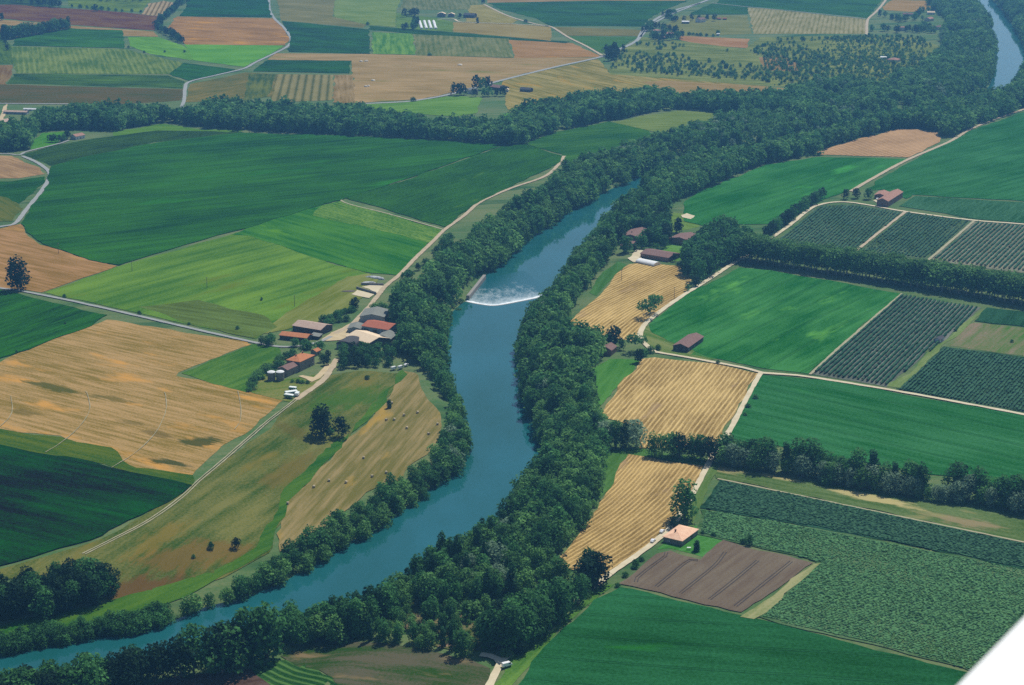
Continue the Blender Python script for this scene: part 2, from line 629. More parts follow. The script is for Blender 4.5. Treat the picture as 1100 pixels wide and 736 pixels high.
field('crop_field', 'green plot at the left edge below the poplar row', 'field', [(-60, 36), (0, 36), (12, 50), (16, 69), (-60, 69)], (58, 108, 78), (72, 116, 82), ((0, 50), (10, 69)), **PL)
field('pasture', 'brownish green pasture right of the lane above the wood', 'field', [(203, 91), (265, 78), (300, 80), (296, 104), (200, 110)], (116, 116, 86), (84, 112, 80), ((203, 91), (265, 80)), **PL)
field('crop_field', 'dark green rectangular plot left of the tan airfield sized stubble', 'field', [(272, 75.5), (288, 65), (376, 66), (376, 79), (272, 77)], (32, 96, 78), (40, 104, 82), ((280, 72), (376, 72)), thick=1.4, **MZ)
field('vineyard_plot', 'pale striped vineyard standing against the upper wood', 'field', [(298, 80), (358, 80.5), (358, 108), (290, 110)], (128, 130, 100), (92, 112, 86), ((320, 80), (314, 108)), streak=None, patch=(40, .3), grain=(3, .3), wave=(11, .8))
field('crop_field', 'olive green plot left of the striped vineyard', 'field', [(268, 79.5), (297, 80), (288, 104), (262, 108)], (92, 116, 84), (58, 104, 72), ((275, 80), (268, 104)), **PL)
field('stubble_field', 'narrow tan plot right of the striped vineyard', 'field', [(359, 80.5), (380, 80.5), (383, 112), (358, 110)], (146, 132, 106), (126, 118, 98), ((368, 80), (370, 110)), **PL)
field('stubble_field', 'broad tan stubble field with scattered pale heaps', 'field', [(296, 57.5), (400, 58.5), (550, 62.5), (640, 62.5), (600, 71), (560, 80), (485, 100), (450, 107), (383, 111), (378, 79.5), (377, 65.5), (288, 64.5)], (158, 140, 110), (140, 130, 106), ((400, 70), (560, 72)), third=((120, 128, 100), 40, .58), **PL)
field('crop_field', 'large dark green field right of the curved white lane', 'field', [(303, 23), (397, 32), (397, 58), (310, 56), (313, 41)], (30, 96, 76), (42, 108, 82), ((310, 35), (395, 42)), thick=1.4, **MZ)
field('meadow', 'bright green striped plot above the broad tan stubble', 'field', [(400, 35), (443, 36.5), (447, 59), (400, 58)], (72, 136, 82), (98, 150, 92), ((421, 36), (424, 58)), streak=(8, 1.2), patch=(30, .5), grain=(2, .3))
field('vineyard_plot', 'grey olive vineyard right of the bright green plot', 'field', [(444, 37), (545, 42), (550, 62), (448, 60)], (112, 128, 104), (90, 122, 96), ((490, 38), (495, 60)), streak=(6, .9), patch=(50, .8), grain=(2, .3), wave=(9, .3))
field('stubble_field', 'orange brown plot tapering to the paved road', 'field', [(546, 43), (615, 46.5), (647, 61.5), (553, 62.5)], (158, 130, 104), (140, 120, 98), ((550, 52), (640, 58)), third=((170, 136, 100), 25, .58), **PL)
field('crop_field', 'long thin dark green strip below the white tunnels', 'field', [(397, 28), (480, 34.5), (550, 40.5), (612, 45), (608, 46.5), (545, 42.5), (443, 36.5), (397, 32)], (40, 96, 80), (46, 104, 84), ((400, 30), (600, 45)), **PL)
field('pasture', 'grey green rough pasture at the top left of the white tunnels', 'field', [(294, -20), (362, -20), (360, 1), (357, 18), (394, 27), (390, 30), (302, 22)], (118, 128, 108), (102, 122, 98), ((300, 5), (355, 8)), **PL)
field('meadow', 'soft green meadow between pasture and farm trees at the top', 'field', [(362, -20), (440, -20), (427, 8), (425, 29), (395, 27), (358, 18)], (96, 138, 100), (110, 142, 106), ((370, 10), (420, 14)), **PL)
field('vineyard_plot', 'grey green vines behind the far farmhouses at the top', 'field', [(440, -20), (520, -20), (512, 10), (470, 11), (430, 10)], (104, 126, 112), (88, 122, 104), ((470, -10), (476, 10)), streak=(6, .9), patch=(40, .6), grain=(2, .3), wave=(9, .4))
field('meadow', 'green grass around the four white tunnels', 'field', [(425, 14), (470, 20), (487, 24), (487, 35), (425, 30)], (92, 136, 98), (82, 128, 94), ((430, 22), (480, 30)), **PL)
field('stubble_field', 'tan strip beside the white tunnels', 'field', [(487, 24), (550, 26), (592, 29), (592, 44), (550, 40), (487, 34.5)], (142, 138, 108), (130, 128, 104), ((490, 30), (590, 36)), **PL)
field('stubble_field', 'dry yellowish slope behind the far blue roofed house', 'field', [(505, 6), (520, 5), (556, 22), (550, 25.5), (500, 23.5)], (140, 142, 108), (126, 134, 104), ((510, 8), (550, 23)), **PL)
field('crop_field', 'broad dark green field at the top centre with a pale line across', 'field', [(524, 3.5), (640, 1), (738, 1), (712, 12), (697, 20), (692, 28.5), (592, 28), (577, 20), (540, 11)], (34, 100, 84), (48, 112, 92), ((540, 8), (710, 10)), **MZ)
field('stubble_strip', 'pale tan strip along the very top edge', 'field', [(520, -20), (740, -20), (737, 1), (640, 1), (524, 3.2)], (140, 132, 116), (128, 122, 108), ((540, -5), (720, -6)), **PL)
field('pasture', 'olive strip between the top dark field and the paved road', 'field', [(592, 29), (690, 32.5), (685, 39), (606, 38.5)], (118, 124, 98), (102, 118, 96), ((592, 33), (690, 36)), **PL)
field('crop_field', 'green triangle in the fork of track and paved road', 'field', [(607, 39), (684, 40), (662, 53), (646, 57)], (58, 116, 88), (70, 122, 92), ((610, 41), (680, 43)), **PL)
field('crop_field', 'dark green field at top right of the paved road', 'field', [(742, 14), (765, 4), (803, 8), (803, 15.5), (745, 16)], (42, 102, 86), (50, 110, 92), ((745, 12), (800, 13)), **PL)
field('crop_field', 'wide dark green field along the top right edge', 'field', [(770, 3.5), (790, -20), (958, -20), (945, 3), (932, 19.5), (820, 8.5), (803, 7.5)], (38, 104, 84), (50, 114, 90), ((800, -2), (930, 8)), **MZ)
field('vineyard_plot', 'pale grey green vineyard with fine rows at the top right', 'field', [(803, 8.5), (820, 9.3), (931, 21), (931, 36.5), (810, 36.5), (806, 20)], (140, 144, 122), (116, 130, 110), ((860, 12), (852, 36)), streak=(5, .7), patch=(50, .5), grain=(2, .3), wave=(8, .5))
field('pasture', 'dry olive grass around the farm beside the paved road', 'field', [(733, 17), (803, 17), (808, 36.5), (733, 39), (712, 34), (716, 26)], (102, 126, 102), (114, 130, 106), ((735, 25), (800, 28)), **PL)
field('ploughed_field', 'reddish bare strip above the dotted orchard', 'field', [(727, 38.5), (805, 42), (803, 52), (752, 48), (730, 43)], (144, 116, 102), (156, 130, 110), ((730, 41), (803, 48)), **PL)
field('pasture', 'dry olive ground under the dotted orchard', 'field', [(662, 54), (690, 40), (730, 44), (800, 53), (818, 40), (930, 38), (985, 40), (1010, 50), (1000, 80), (960, 92), (870, 95), (820, 92), (700, 84), (652, 80)], (84, 120, 88), (118, 138, 100), ((680, 60), (900, 70)), third=((140, 138, 110), 14, .68), **PL)
field('stubble_field', 'brown patch with red soil among the orchards', 'field', [(815, 62), (840, 60), (862, 70), (858, 77), (822, 76)], (142, 122, 106), (124, 120, 98), ((815, 65), (860, 74)), **PL)
field('stubble_field', 'tan plot beside the top right hamlet', 'field', [(948, 8), (958, 0), (1002, 1), (1004, 9), (980, 13), (950, 11)], (150, 132, 108), (138, 128, 104), ((950, 5), (1000, 7)), **PL)
field('stubble_field', 'dry golden stubble between the road and the middle wood', 'field', [(540, 86), (600, 72.5), (643, 63.5), (656, 80), (708, 84), (820, 92.5), (857, 96.5), (850, 102), (705, 100), (640, 100), (617, 120), (545, 118)], (142, 138, 98), (118, 126, 92), ((560, 85), (620, 100)), streak=(7, 1.3), patch=(40, .8), grain=(2, .3), third=((158, 138, 96), 25, .57))
field('ploughed_field', 'rusty brown strip along the top of the middle wood', 'field', [(690, 88), (716, 87), (820, 93), (860, 97), (850, 103), (720, 100)], (148, 132, 106), (138, 128, 100), ((700, 92), (850, 99)), **PL)
field('meadow', 'small bright green meadow left of the far farm among trees', 'field', [(383, 112), (450, 108), (488, 103), (518, 105), (512, 122), (486, 126), (440, 122), (400, 118)], (84, 140, 82), (98, 148, 88), ((390, 114), (510, 108)), **PL)
field('meadow', 'little green clearing in the middle wood', 'field', [(540, 122), (552, 122), (562, 126), (556, 138), (540, 140)], (76, 146, 88), (70, 134, 82), ((540, 124), (560, 130)), **PL)
field('pasture', 'pale olive end of the field inside the wooded bend', 'field', [(660, 132), (688, 125), (731, 119), (760, 121), (790, 126), (765, 137), (721, 146), (698, 141)], (108, 136, 92), (92, 128, 88), ((665, 130), (770, 128)), **PL)
field('crop_field', 'dark green field tapering between two woods', 'field', [(563, 155), (600, 142), (656, 131), (698, 141), (702, 153), (660, 168), (612, 178), (603, 166)], (44, 104, 72), (56, 116, 78), ((600, 150), (690, 142)), **MZ)
field('crop_field', 'darker curved vineyard band under the upper wood', 'field', [(24, 166), (60, 156.5), (100, 149), (168, 139), (258, 141.5), (262, 143), (168, 153), (90, 169), (54, 179), (40, 172)], (38, 88, 62), (52, 100, 70), ((40, 170), (168, 146)), streak=(5, .7), patch=(40, .5), grain=(2.4, .8))
field('meadow', 'light green grass rim beneath the upper wood', 'field', [(122, 141), (150, 138), (175, 133), (215, 139), (262, 140), (258, 142), (168, 140), (126, 146)], (74, 132, 74), (88, 138, 80), ((130, 142), (250, 141)), **PL)
field('meadow', 'small bright lawn enclosed by dark trees at left', 'field', [(32, 161), (35, 150), (45, 143), (72, 141), (60, 155), (45, 159)], (62, 136, 68), (74, 142, 76), ((35, 155), (60, 145)), **PL)
field('maize_field', 'huge dark green maize field filling the left centre', 'field', [(54, 179.5), (90, 169.5), (168, 153.5), (258, 143.5), (347, 145.5), (415, 148.5), (490, 152.5), (541, 156), (430, 195), (365, 215), (270, 243), (126, 286), (85, 276), (45, 263), (28, 250), (24, 240), (34, 222), (48, 205)], (32, 98, 64), (44, 114, 72), ((60, 215), (300, 190)), thick=1.6, streak=(8, .5), patch=(90, .9), grain=(2, .6), third=((52, 122, 74), 60, .6), tram=(24, .8))
field('stubble_field', 'small tan field beside the bend of the white lane', 'field', [(-60, 165), (12, 168), (40, 180), (48, 187), (20, 192), (-60, 191)], (168, 140, 108), (142, 122, 104), ((0, 172), (40, 184)), **PL)
field('crop_field', 'dark green corner field left of the white lane', 'field', [(-60, 196), (10, 195), (47, 190), (46, 196), (27, 215), (20, 219), (-60, 209)], (30, 96, 66), (40, 108, 70), ((0, 200), (40, 196)), **MZ)
field('pasture', 'olive rough plot inside the white lane bend', 'field', [(-60, 210), (0, 211), (20, 219), (24, 224), (15, 237), (-60, 240)], (98, 112, 72), (76, 112, 66), ((0, 215), (18, 225)), **PL)
field('stubble_field', 'tan stubble triangle with the lone poplar', 'field', [(-60, 250), (0, 246), (18, 242), (25, 241), (28, 250), (45, 263), (85, 276), (126, 286), (46, 314), (0, 309), (-60, 302)], (164, 128, 92), (142, 118, 84), ((0, 262), (100, 284)), streak=(5, 1.0), patch=(40, .8), grain=(1.6, .4), third=((180, 146, 98), 25, .58))
field('meadow', 'bright lime green meadow in long diagonal bands', 'field', [(46, 315), (126, 287), (243, 254), (254, 250), (272, 253), (356, 283), (398, 295), (400, 305), (372, 330), (342, 345), (300, 352), (272, 364), (110, 328)], (74, 128, 68), (98, 144, 68), ((126, 300), (250, 268)), streak=(12, .9), patch=(60, .8), grain=(1.8, .6), third=((98, 124, 72), 50, .56))
field('pasture', 'dull olive mown strips next to the river farm', 'field', [(270, 362), (300, 343), (340, 318), (372, 298), (396, 295), (408, 300), (402, 312), (386, 322), (374, 333), (345, 345)], (126, 138, 84), (108, 130, 76), ((300, 350), (392, 300)), streak=(7, 1.2), patch=(40, .5), grain=(1.6, .35))
field('pasture', 'greyish grass corner above the farm lane', 'field', [(150, 330), (215, 322), (280, 340), (300, 352), (272, 364), (208, 350)], (84, 112, 74), (94, 126, 74), ((160, 332), (280, 350)), **PL)
field('meadow', 'saturated green field beside the riverside track', 'field', [(270, 244), (330, 225), (366, 216), (476, 247), (432, 296), (395, 294), (355, 283), (270, 254), (252, 252)], (46, 120, 66), (62, 130, 68), ((280, 250), (420, 290)), streak=(9, 1.0), patch=(50, .8), grain=(2.2, .5), third=((96, 150, 72), 30, .62))
field('vineyard_plot', 'speckled yellowish vines at the upper side of the green field', 'field', [(345, 222), (367, 216.5), (474, 247.5), (462, 262), (400, 246), (335, 232)], (66, 128, 64), (100, 144, 76), ((370, 218), (470, 247)), streak=(3, .8), patch=(30, .5), grain=(2.6, 1.0))
field('maize_field', 'dark green vineyard block bordering the riverside track', 'field', [(372, 213), (430, 196), (541, 157), (562, 155), (603, 168), (600, 176), (550, 200), (515, 217), (479, 245)], (32, 96, 62), (46, 110, 66), ((380, 212), (550, 162)), thick=1.3, streak=(3, .6), patch=(50, .6), grain=(2.4, .8), third=((88, 132, 68), 40, .62))
field('maize_field', 'dark green field at the left edge above the wide stubble', 'field', [(-60, 305), (0, 312), (113, 339), (100, 350), (0, 386), (-60, 402)], (24, 94, 50), (38, 110, 58), ((0, 385), (110, 345)), thick=1.4, streak=(4, .9), patch=(50, .6), grain=(2.2, .5), tram=(24, .8))
field('stubble_field', 'wide orange brown stubble field with weed streaks', 'field', [(-60, 404), (0, 389), (40, 371), (115, 343), (262, 367), (269, 370), (195, 400), (190, 404), (285, 425), (306, 432), (285, 447), (215, 500), (206, 511), (120, 500), (62, 470), (0, 463), (-60, 455)], (172, 142, 94), (142, 126, 78), ((0, 420), (200, 470)), streak=(3.0, 1.1), patch=(60, .8), grain=(1.4, .7), third=((196, 152, 94), 22, .57), blots=[((30, 410), (84, 422), 7, (78, 92, 50), .85), ((98, 424), (146, 434), 5, (86, 94, 54), .7), ((200, 476), (230, 474), 10, (62, 84, 48), .9), ((155, 493), (200, 501), 5, (60, 82, 46), .9), ((125, 452), (160, 456), 5, (92, 94, 56), .5), ((160, 462), (180, 470), 6, (80, 84, 50), .5), ((15, 440), (40, 446), 5, (92, 94, 56), .6)])
field('meadow', 'green weedy strip between stubble and dark maize', 'field', [(-60, 456), (0, 462), (35, 467), (62, 470), (118, 482), (150, 502), (205, 511), (208, 521), (110, 500), (0, 478), (-60, 470)], (44, 104, 46), (82, 110, 52), ((0, 470), (200, 515)), **PL)
field('maize_field', 'very dark green maize field at the left edge', 'field', [(-60, 471), (0, 479), (110, 501), (207, 522), (160, 550), (100, 581), (0, 608), (-60, 618)], (6, 62, 36), (18, 84, 48), ((0, 480), (200, 521)), thick=1.6, streak=(6, .5), patch=(60, .9), grain=(2.2, .45), tram=(24, .8))
field('meadow', 'green wedge meadow notched into the orange stubble', 'field', [(193, 402), (272, 370), (298, 373), (303, 381), (276, 415), (266, 421), (230, 412)], (58, 116, 58), (80, 128, 64), ((200, 402), (275, 372)), **PL)
field('meadow', 'grass garden below the stone farmhouse', 'field', [(268, 420), (282, 402), (300, 408), (345, 402), (352, 398), (350, 408), (328, 424), (308, 432), (286, 425)], (86, 128, 66), (122, 130, 78), ((270, 415), (340, 405)), **PL)
field('pasture', 'dry grassy slope falling to the hay meadow', 'field', [(-60, 628), (0, 611), (100, 584), (160, 553), (212, 520), (292, 456), (322, 428), (352, 404), (395, 398), (436, 400), (412, 432), (386, 462), (347, 500), (309, 540), (297, 568), (286, 596), (240, 622), (125, 656), (110, 625), (60, 622), (0, 622)], (72, 106, 56), (110, 118, 70), ((120, 620), (300, 490)), streak=(7, .8), patch=(35, .9), grain=(1.6, .6), third=((118, 116, 74), 26, .58), off=0.35, blots=[((112, 632), (200, 612), 15, (104, 86, 70), .85), ((150, 606), (262, 580), 16, (122, 104, 74), .7), ((140, 600), (200, 560), 10, (132, 118, 74), .6), ((280, 520), (340, 478), 9, (112, 104, 72), .6), ((300, 455), (330, 470), 8, (96, 96, 68), .6), ((330, 440), (420, 408), 16, (60, 108, 58), .7)])
field('meadow', 'fresh green swale curving along the foot of the slope', 'field', [(432, 398), (436, 402), (412, 432), (386, 462), (347, 500), (309, 540), (299, 568), (292, 592), (262, 608), (200, 642), (140, 662), (60, 676), (0, 692), (-60, 702), (-60, 676), (0, 671), (95, 652), (128, 642), (170, 632), (228, 614), (272, 590), (291, 560), (301, 532), (343, 492), (383, 456), (420, 414)], (50, 110, 46), (74, 120, 54), ((160, 650), (290, 590)), streak=(5, .6), patch=(50, .9), grain=(1.6, .4), off=0.5)
field('hay_meadow', 'tan mown hay meadow dotted with round bales', 'field', [(435, 399), (446, 401), (460, 430), (476, 458), (472, 476), (455, 493), (425, 516), (395, 530), (370, 552), (345, 568), (320, 584), (298, 592), (299, 568), (309, 540), (347, 500), (386, 462), (412, 432)], (146, 132, 90), (122, 122, 80), ((320, 560), (435, 430)), streak=(4, 1.2), patch=(45, .7), grain=(1.4, .35), third=((166, 142, 86), 25, .6), off=0.42)

# ---- right bank, from far to near
field('crop_field', 'green field beside the inner river bend below the far wood', 'field', [(733, 218), (755, 204.5), (790, 191), (820, 178), (880, 169), (972, 171), (935, 194), (912, 206), (880, 216), (840, 241), (790, 241), (757, 244), (737, 238)], (38, 116, 76), (52, 130, 84), ((760, 225), (900, 180)), thick=1.0, streak=(8, .5), patch=(60, .8), grain=(1.8, .6), third=((70, 150, 92), 40, .62), tram=(24, .8))
field('stubble_field', 'pale brown striped stubble beside the upper river wood', 'field', [(877, 163), (920, 150), (965, 139), (985, 139), (1010, 143), (1009, 153), (975, 169.5), (882, 166.5)], (150, 128, 108), (190, 156, 122), ((885, 165), (1000, 143)), streak=None, patch=(40, .4), grain=(2, .3), wave=(6, .6), wdist=40)
field('crop_field', 'broad teal green field at the upper right edge', 'field', [(931, 205), (946, 193), (980, 173), (1015, 154), (1040, 142), (1090, 124), (1180, 95), (1180, 226), (1100, 216.5), (980, 209.5), (972, 214), (950, 204)], (36, 112, 82), (48, 122, 90), ((960, 195), (1100, 160)), thick=1.0, **MZ)
field('meadow', 'small lawn with the pale yard patch behind the brick barn', 'field', [(716, 238), (722, 228), (740, 230), (758, 232), (752, 244), (726, 250), (718, 248)], (104, 142, 84), (92, 132, 80), ((720, 235), (750, 240)), **PL)
field('meadow', 'bright lawn between two long farm roofs', 'field', [(702, 272), (718, 262), (736, 264), (742, 268), (730, 280), (710, 280)], (92, 148, 84), (82, 138, 78), ((705, 270), (735, 270)), **PL)
field('wheat_stubble', 'golden striped wheat stubble below the riverside farm', 'field', [(607, 349), (622, 336), (640, 320), (655, 306), (661, 292), (675, 285), (700, 283), (740, 287), (746, 296), (736, 312), (702, 340), (688, 362), (680, 368), (650, 360), (612, 354)], (146, 126, 88), (204, 174, 112), ((612, 352), (735, 292)), streak=(2.2, .5), patch=(40, .5), grain=(1.2, .5), wave=(3.7, .62), wdist=60, third=((150, 132, 112), 26, .60))
field('meadow', 'grass belt along the riverbank wood beside the golden stubble', 'field', [(640, 318), (655, 300), (672, 284), (662, 281), (648, 292), (632, 314)], (60, 116, 78), (70, 126, 80), ((640, 315), (665, 285)), **PL)
field('crop_field', 'lush green field right of the gravel lane and golden stubble', 'field', [(697, 348), (720, 331), (745, 311), (796, 288), (830, 291), (940, 311), (968, 316), (905, 371), (868, 402), (822, 396), (770, 386), (760, 384), (740, 376), (720, 366), (700, 358)], (36, 116, 70), (54, 132, 78), ((700, 350), (830, 292)), thick=0.7, streak=(6, .6), patch=(50, .9), grain=(1.8, .6), third=((92, 158, 88), 30, .6), tram=(24, .8))
field('meadow', 'mown grass around the barn with dark walls', 'field', [(694, 350), (720, 364), (742, 374), (762, 384), (780, 384), (760, 388), (704, 378), (696, 372), (688, 362)], (112, 132, 84), (72, 124, 76), ((700, 362), (760, 384)), **PL)
field('meadow', 'green yard right of the dark walled barn', 'field', [(756, 364), (782, 370), (790, 386), (768, 386), (745, 382)], (72, 134, 82), (64, 126, 76), ((756, 370), (790, 384)), **PL)
field('meadow', 'green lawn between the riverside wood and square stubble', 'field', [(628, 400), (648, 390), (656, 386), (690, 386), (666, 414), (648, 437), (640, 445), (634, 420)], (60, 128, 64), (72, 136, 70), ((650, 430), (680, 390)), **PL)
field('wheat_stubble', 'square golden stubble with even stripes beside the gravel road', 'field', [(643, 447), (666, 415), (692, 386.5), (702, 385), (760, 391), (813, 401.5), (790, 440), (769, 479), (735, 482), (688, 482), (690, 462)], (150, 128, 88), (208, 178, 114), ((660, 440), (705, 390)), streak=(2, .5), patch=(40, .5), grain=(1.2, .5), wave=(3.2, .62), wdist=10, third=((156, 136, 114), 26, .61))
field('meadow', 'grass patch at the corner of the lower golden stubble', 'field', [(640, 486), (675, 484), (690, 484), (757, 494), (757, 500), (676, 489), (655, 524), (640, 540)], (78, 128, 74), (66, 118, 70), ((645, 520), (675, 486)), **PL)
field('wheat_stubble', 'curving golden stubble strip beside the tiled house', 'field', [(675, 488.5), (700, 492), (757, 500.5), (733, 546), (722, 562), (700, 586), (652, 620), (640, 617), (597, 610), (600, 600), (625, 570), (655, 525)], (146, 124, 84), (202, 170, 106), ((615, 605), (735, 510)), streak=(2, .5), patch=(40, .5), grain=(1.2, .5), wave=(2.7, .62), wdist=80, third=((150, 130, 110), 24, .58))
field('meadow', 'grass verge along the gravel road near the tree row', 'field', [(775, 501), (768, 513), (752, 545), (742, 572), (735, 566), (748, 530), (764, 500)], (96, 128, 78), (84, 124, 74), ((750, 545), (772, 500)), **PL)
field('crop_field', 'long teal green field below the farm track at right', 'field', [(819, 403.5), (880, 408), (950, 419.5), (1100, 447.5), (1180, 463), (1180, 545), (1100, 525), (1040, 515), (1000, 510), (900, 492), (840, 480), (790, 474), (786, 460)], (34, 110, 74), (50, 124, 82), ((830, 440), (1050, 490)), thick=0.9, streak=(6, .6), patch=(70, .7), grain=(1.8, .6), third=((64, 138, 86), 50, .62), tram=(24, .8))
field('vineyard_plot', 'bare soil under the fleck leafed vines at the right edge', 'field', [(1015, 372.5), (1100, 384.5), (1180, 396.5), (1180, 460), (1100, 444.5), (962, 420)], (40, 84, 76), (62, 100, 84), ((1015, 372), (962, 420)), **PL)
field('pasture', 'rough grey brown fallow plot at the right edge', 'field', [(1045, 346.5), (1100, 352.5), (1180, 366.5), (1180, 395), (1100, 382.5), (1018, 371)], (126, 122, 102), (84, 130, 82), ((1045, 350), (1020, 370)), **PL)
field('crop_field', 'dark leafy plot between the plane tree row and fallow ground', 'field', [(1058, 331), (1100, 336), (1180, 351), (1180, 365), (1100, 351), (1047, 345)], (32, 86, 80), (42, 98, 84), ((1058, 331), (1048, 344)), thick=1.2, **MZ)
field('vineyard_plot', 'ground under the strongly lined vineyard at right', 'field', [(970, 317), (1052, 331), (1054, 333), (952, 416), (873, 402), (906, 371)], (112, 124, 118), (88, 108, 104), ((970, 316), (873, 402)), **PL)
field('meadow', 'light grass headland between two vineyards', 'field', [(1054, 333), (1062, 331), (1046, 346), (1016, 371), (966, 418), (953, 416)], (122, 146, 96), (100, 136, 88), ((1056, 333), (956, 416)), **PL)
field('vineyard_plot', 'ground of the large vineyard beside the tiled barn', 'field', [(832, 261), (882, 221), (915, 220), (971, 228), (917, 271.5), (880, 271.5)], (84, 116, 100), (64, 102, 88), ((882, 221), (832, 261)), **PL)
field('vineyard_plot', 'ground of the middle vineyard with a bare sandy patch', 'field', [(974, 228.5), (1044, 238), (996, 279), (920, 272)], (82, 116, 98), (66, 106, 88), ((974, 228), (920, 271)), third=((150, 160, 96), 22, .64), **PL)
field('vineyard_plot', 'pale lined vineyard ground at the upper right edge', 'field', [(1048, 238.5), (1100, 242.5), (1180, 252), (1180, 302), (1100, 294), (999, 280)], (124, 132, 118), (104, 118, 108), ((1048, 238), (999, 279)), **PL)
field('crop_field', 'dark vine strip behind the tiled barn', 'field', [(966, 221.5), (982, 211), (1100, 218), (1180, 227), (1180, 250), (1100, 240), (1050, 236)], (42, 100, 86), (56, 114, 94), ((982, 211), (966, 221)), thick=1.0, streak=(3, .6), patch=(40, .5), grain=(2.6, .9))
field('pasture', 'rough grassy strip with dry patches along the hedgerow', 'field', [(772, 498), (835, 512), (900, 522), (1000, 540), (1100, 556), (1180, 568), (1180, 605), (1100, 583), (1000, 562), (925, 546), (770, 514)], (98, 126, 82), (72, 112, 72), ((780, 506), (1000, 550)), third=((150, 146, 108), 20, .58), blots=[((885, 524), (990, 548), 6, (186, 176, 128), .9), ((820, 511), (862, 518), 4, (176, 168, 122), .8), ((1000, 556), (1080, 568), 7, (150, 138, 112), .8)], **PL)
field('vineyard_plot', 'ground of the dark vineyard strip at lower right', 'field', [(771, 515.5), (925, 547.5), (1100, 584), (1180, 602), (1180, 632), (1100, 612), (980, 588), (880, 568), (752, 547)], (26, 76, 66), (44, 96, 80), ((770, 515), (1000, 564)), **PL)
field('vineyard_plot', 'ground of the big speckled vineyard at lower right', 'field', [(752, 547), (880, 568), (1100, 612), (1180, 632), (1180, 780), (1030, 719), (940, 694), (870, 678.5), (812, 663), (875, 605.5), (850, 597), (775, 580), (746, 572)], (58, 104, 74), (88, 124, 88), ((760, 560), (1050, 625)), **PL)
field('ploughed_field', 'grey brown seedbed with tramlines below the tiled house', 'field', [(665, 627), (705, 595.5), (717, 591.5), (754, 603), (770, 586), (776, 581), (820, 592), (850, 598), (873, 606), (820, 646), (800, 661), (740, 645)], (108, 98, 92), (120, 112, 98), ((700, 625), (760, 585)), streak=(3, .5), patch=(40, .6), grain=(1.4, .3))
field('meadow', 'mown garden lawn around the tiled house', 'field', [(702, 591), (722, 578), (742, 565), (756, 568), (776, 579), (769, 587), (755, 600), (717, 589)], (60, 132, 66), (74, 142, 76), ((705, 590), (760, 572)), **PL)
field('meadow', 'pale grass strip at the end of the grey seedbed', 'field', [(799, 662.5), (820, 647), (873, 606.5), (882, 605), (815, 665.5)], (150, 154, 106), (122, 144, 92), ((800, 662), (873, 606)), off=.56, **PL)
field('crop_field', 'dark green soybean field along the bottom edge', 'field', [(667, 631), (740, 648), (812, 665), (870, 680.5), (1035, 721), (1110, 742), (1110, 820), (500, 820), (552, 735), (592, 688), (640, 647)], (24, 96, 62), (36, 112, 72), ((600, 700), (1000, 730)), thick=0.8, streak=(7, .4), patch=(60, .8), grain=(1.8, .6), third=((46, 120, 58), 40, .62), tram=(24, .8))
field('meadow', 'yellow green verge between gravel track and soybean field', 'field', [(530, 745), (548, 704), (590, 672), (640, 631), (664, 628), (640, 646), (592, 687), (552, 734), (540, 760)], (72, 126, 68), (96, 142, 66), ((550, 715), (640, 640)), **PL)
field('ploughed_field', 'brown ploughed corner at the bottom left', 'field', [(150, 745), (185, 727), (255, 720), (275, 716), (305, 738), (320, 790), (150, 790)], (84, 72, 74), (100, 86, 82), ((190, 730), (280, 720)), **PL)
field('crop_field', 'small green vegetable plot with planted rows at the bottom', 'field', [(273, 717), (296, 710), (318, 707), (345, 725), (375, 745), (375, 790), (320, 790), (290, 740)], (40, 92, 54), (74, 122, 66), ((290, 712), (350, 745)), streak=None, patch=(20, .3), grain=(1.2, .4), wave=(4.0, .9))
field('pasture', 'scrubby grey fallow with grass patches at the bottom', 'field', [(304, 705), (345, 690), (410, 688), (460, 700), (505, 708), (530, 722), (522, 745), (510, 800), (380, 800), (372, 742), (345, 722)], (86, 92, 74), (60, 96, 54), ((310, 705), (480, 730)), streak=(5, .8), patch=(18, 1.2), grain=(1.4, .7), third=((128, 116, 92), 14, .58))
field('clearing', 'sandy clearing with low shrubs in the lower wood', 'clearing', [(428, 662), (440, 648), (462, 640), (500, 648), (520, 645), (548, 645), (574, 648), (568, 668), (548, 676), (530, 684), (514, 697), (490, 700), (460, 694), (440, 684)], (106, 110, 78), (74, 102, 62), ((500, 675), (560, 655)), third=((160, 136, 118), 9, .55), streak=(4, .6), patch=(14, 1.2), grain=(1.2, .5), off=.4)

# ------------------------------------------------------------------ roads and tracks
GRAVEL = field_mat('gravel', [0.60, 0.53, 0.37], [0.48, 0.41, 0.27], 0, None, (8, .8), (1.2, .5), bump=0.2)
ASPHALT = plain_mat('lane_surface', [0.30, 0.31, 0.29], [0.24, 0.25, 0.23], 6)
DIRT = plain_mat('dirt_track_surface', [0.46, 0.37, 0.24], [0.34, 0.27, 0.17], 4)
PALEDIRT = plain_mat('worn_track_surface', [0.36, 0.32, 0.20], [0.26, 0.25, 0.14], 5)


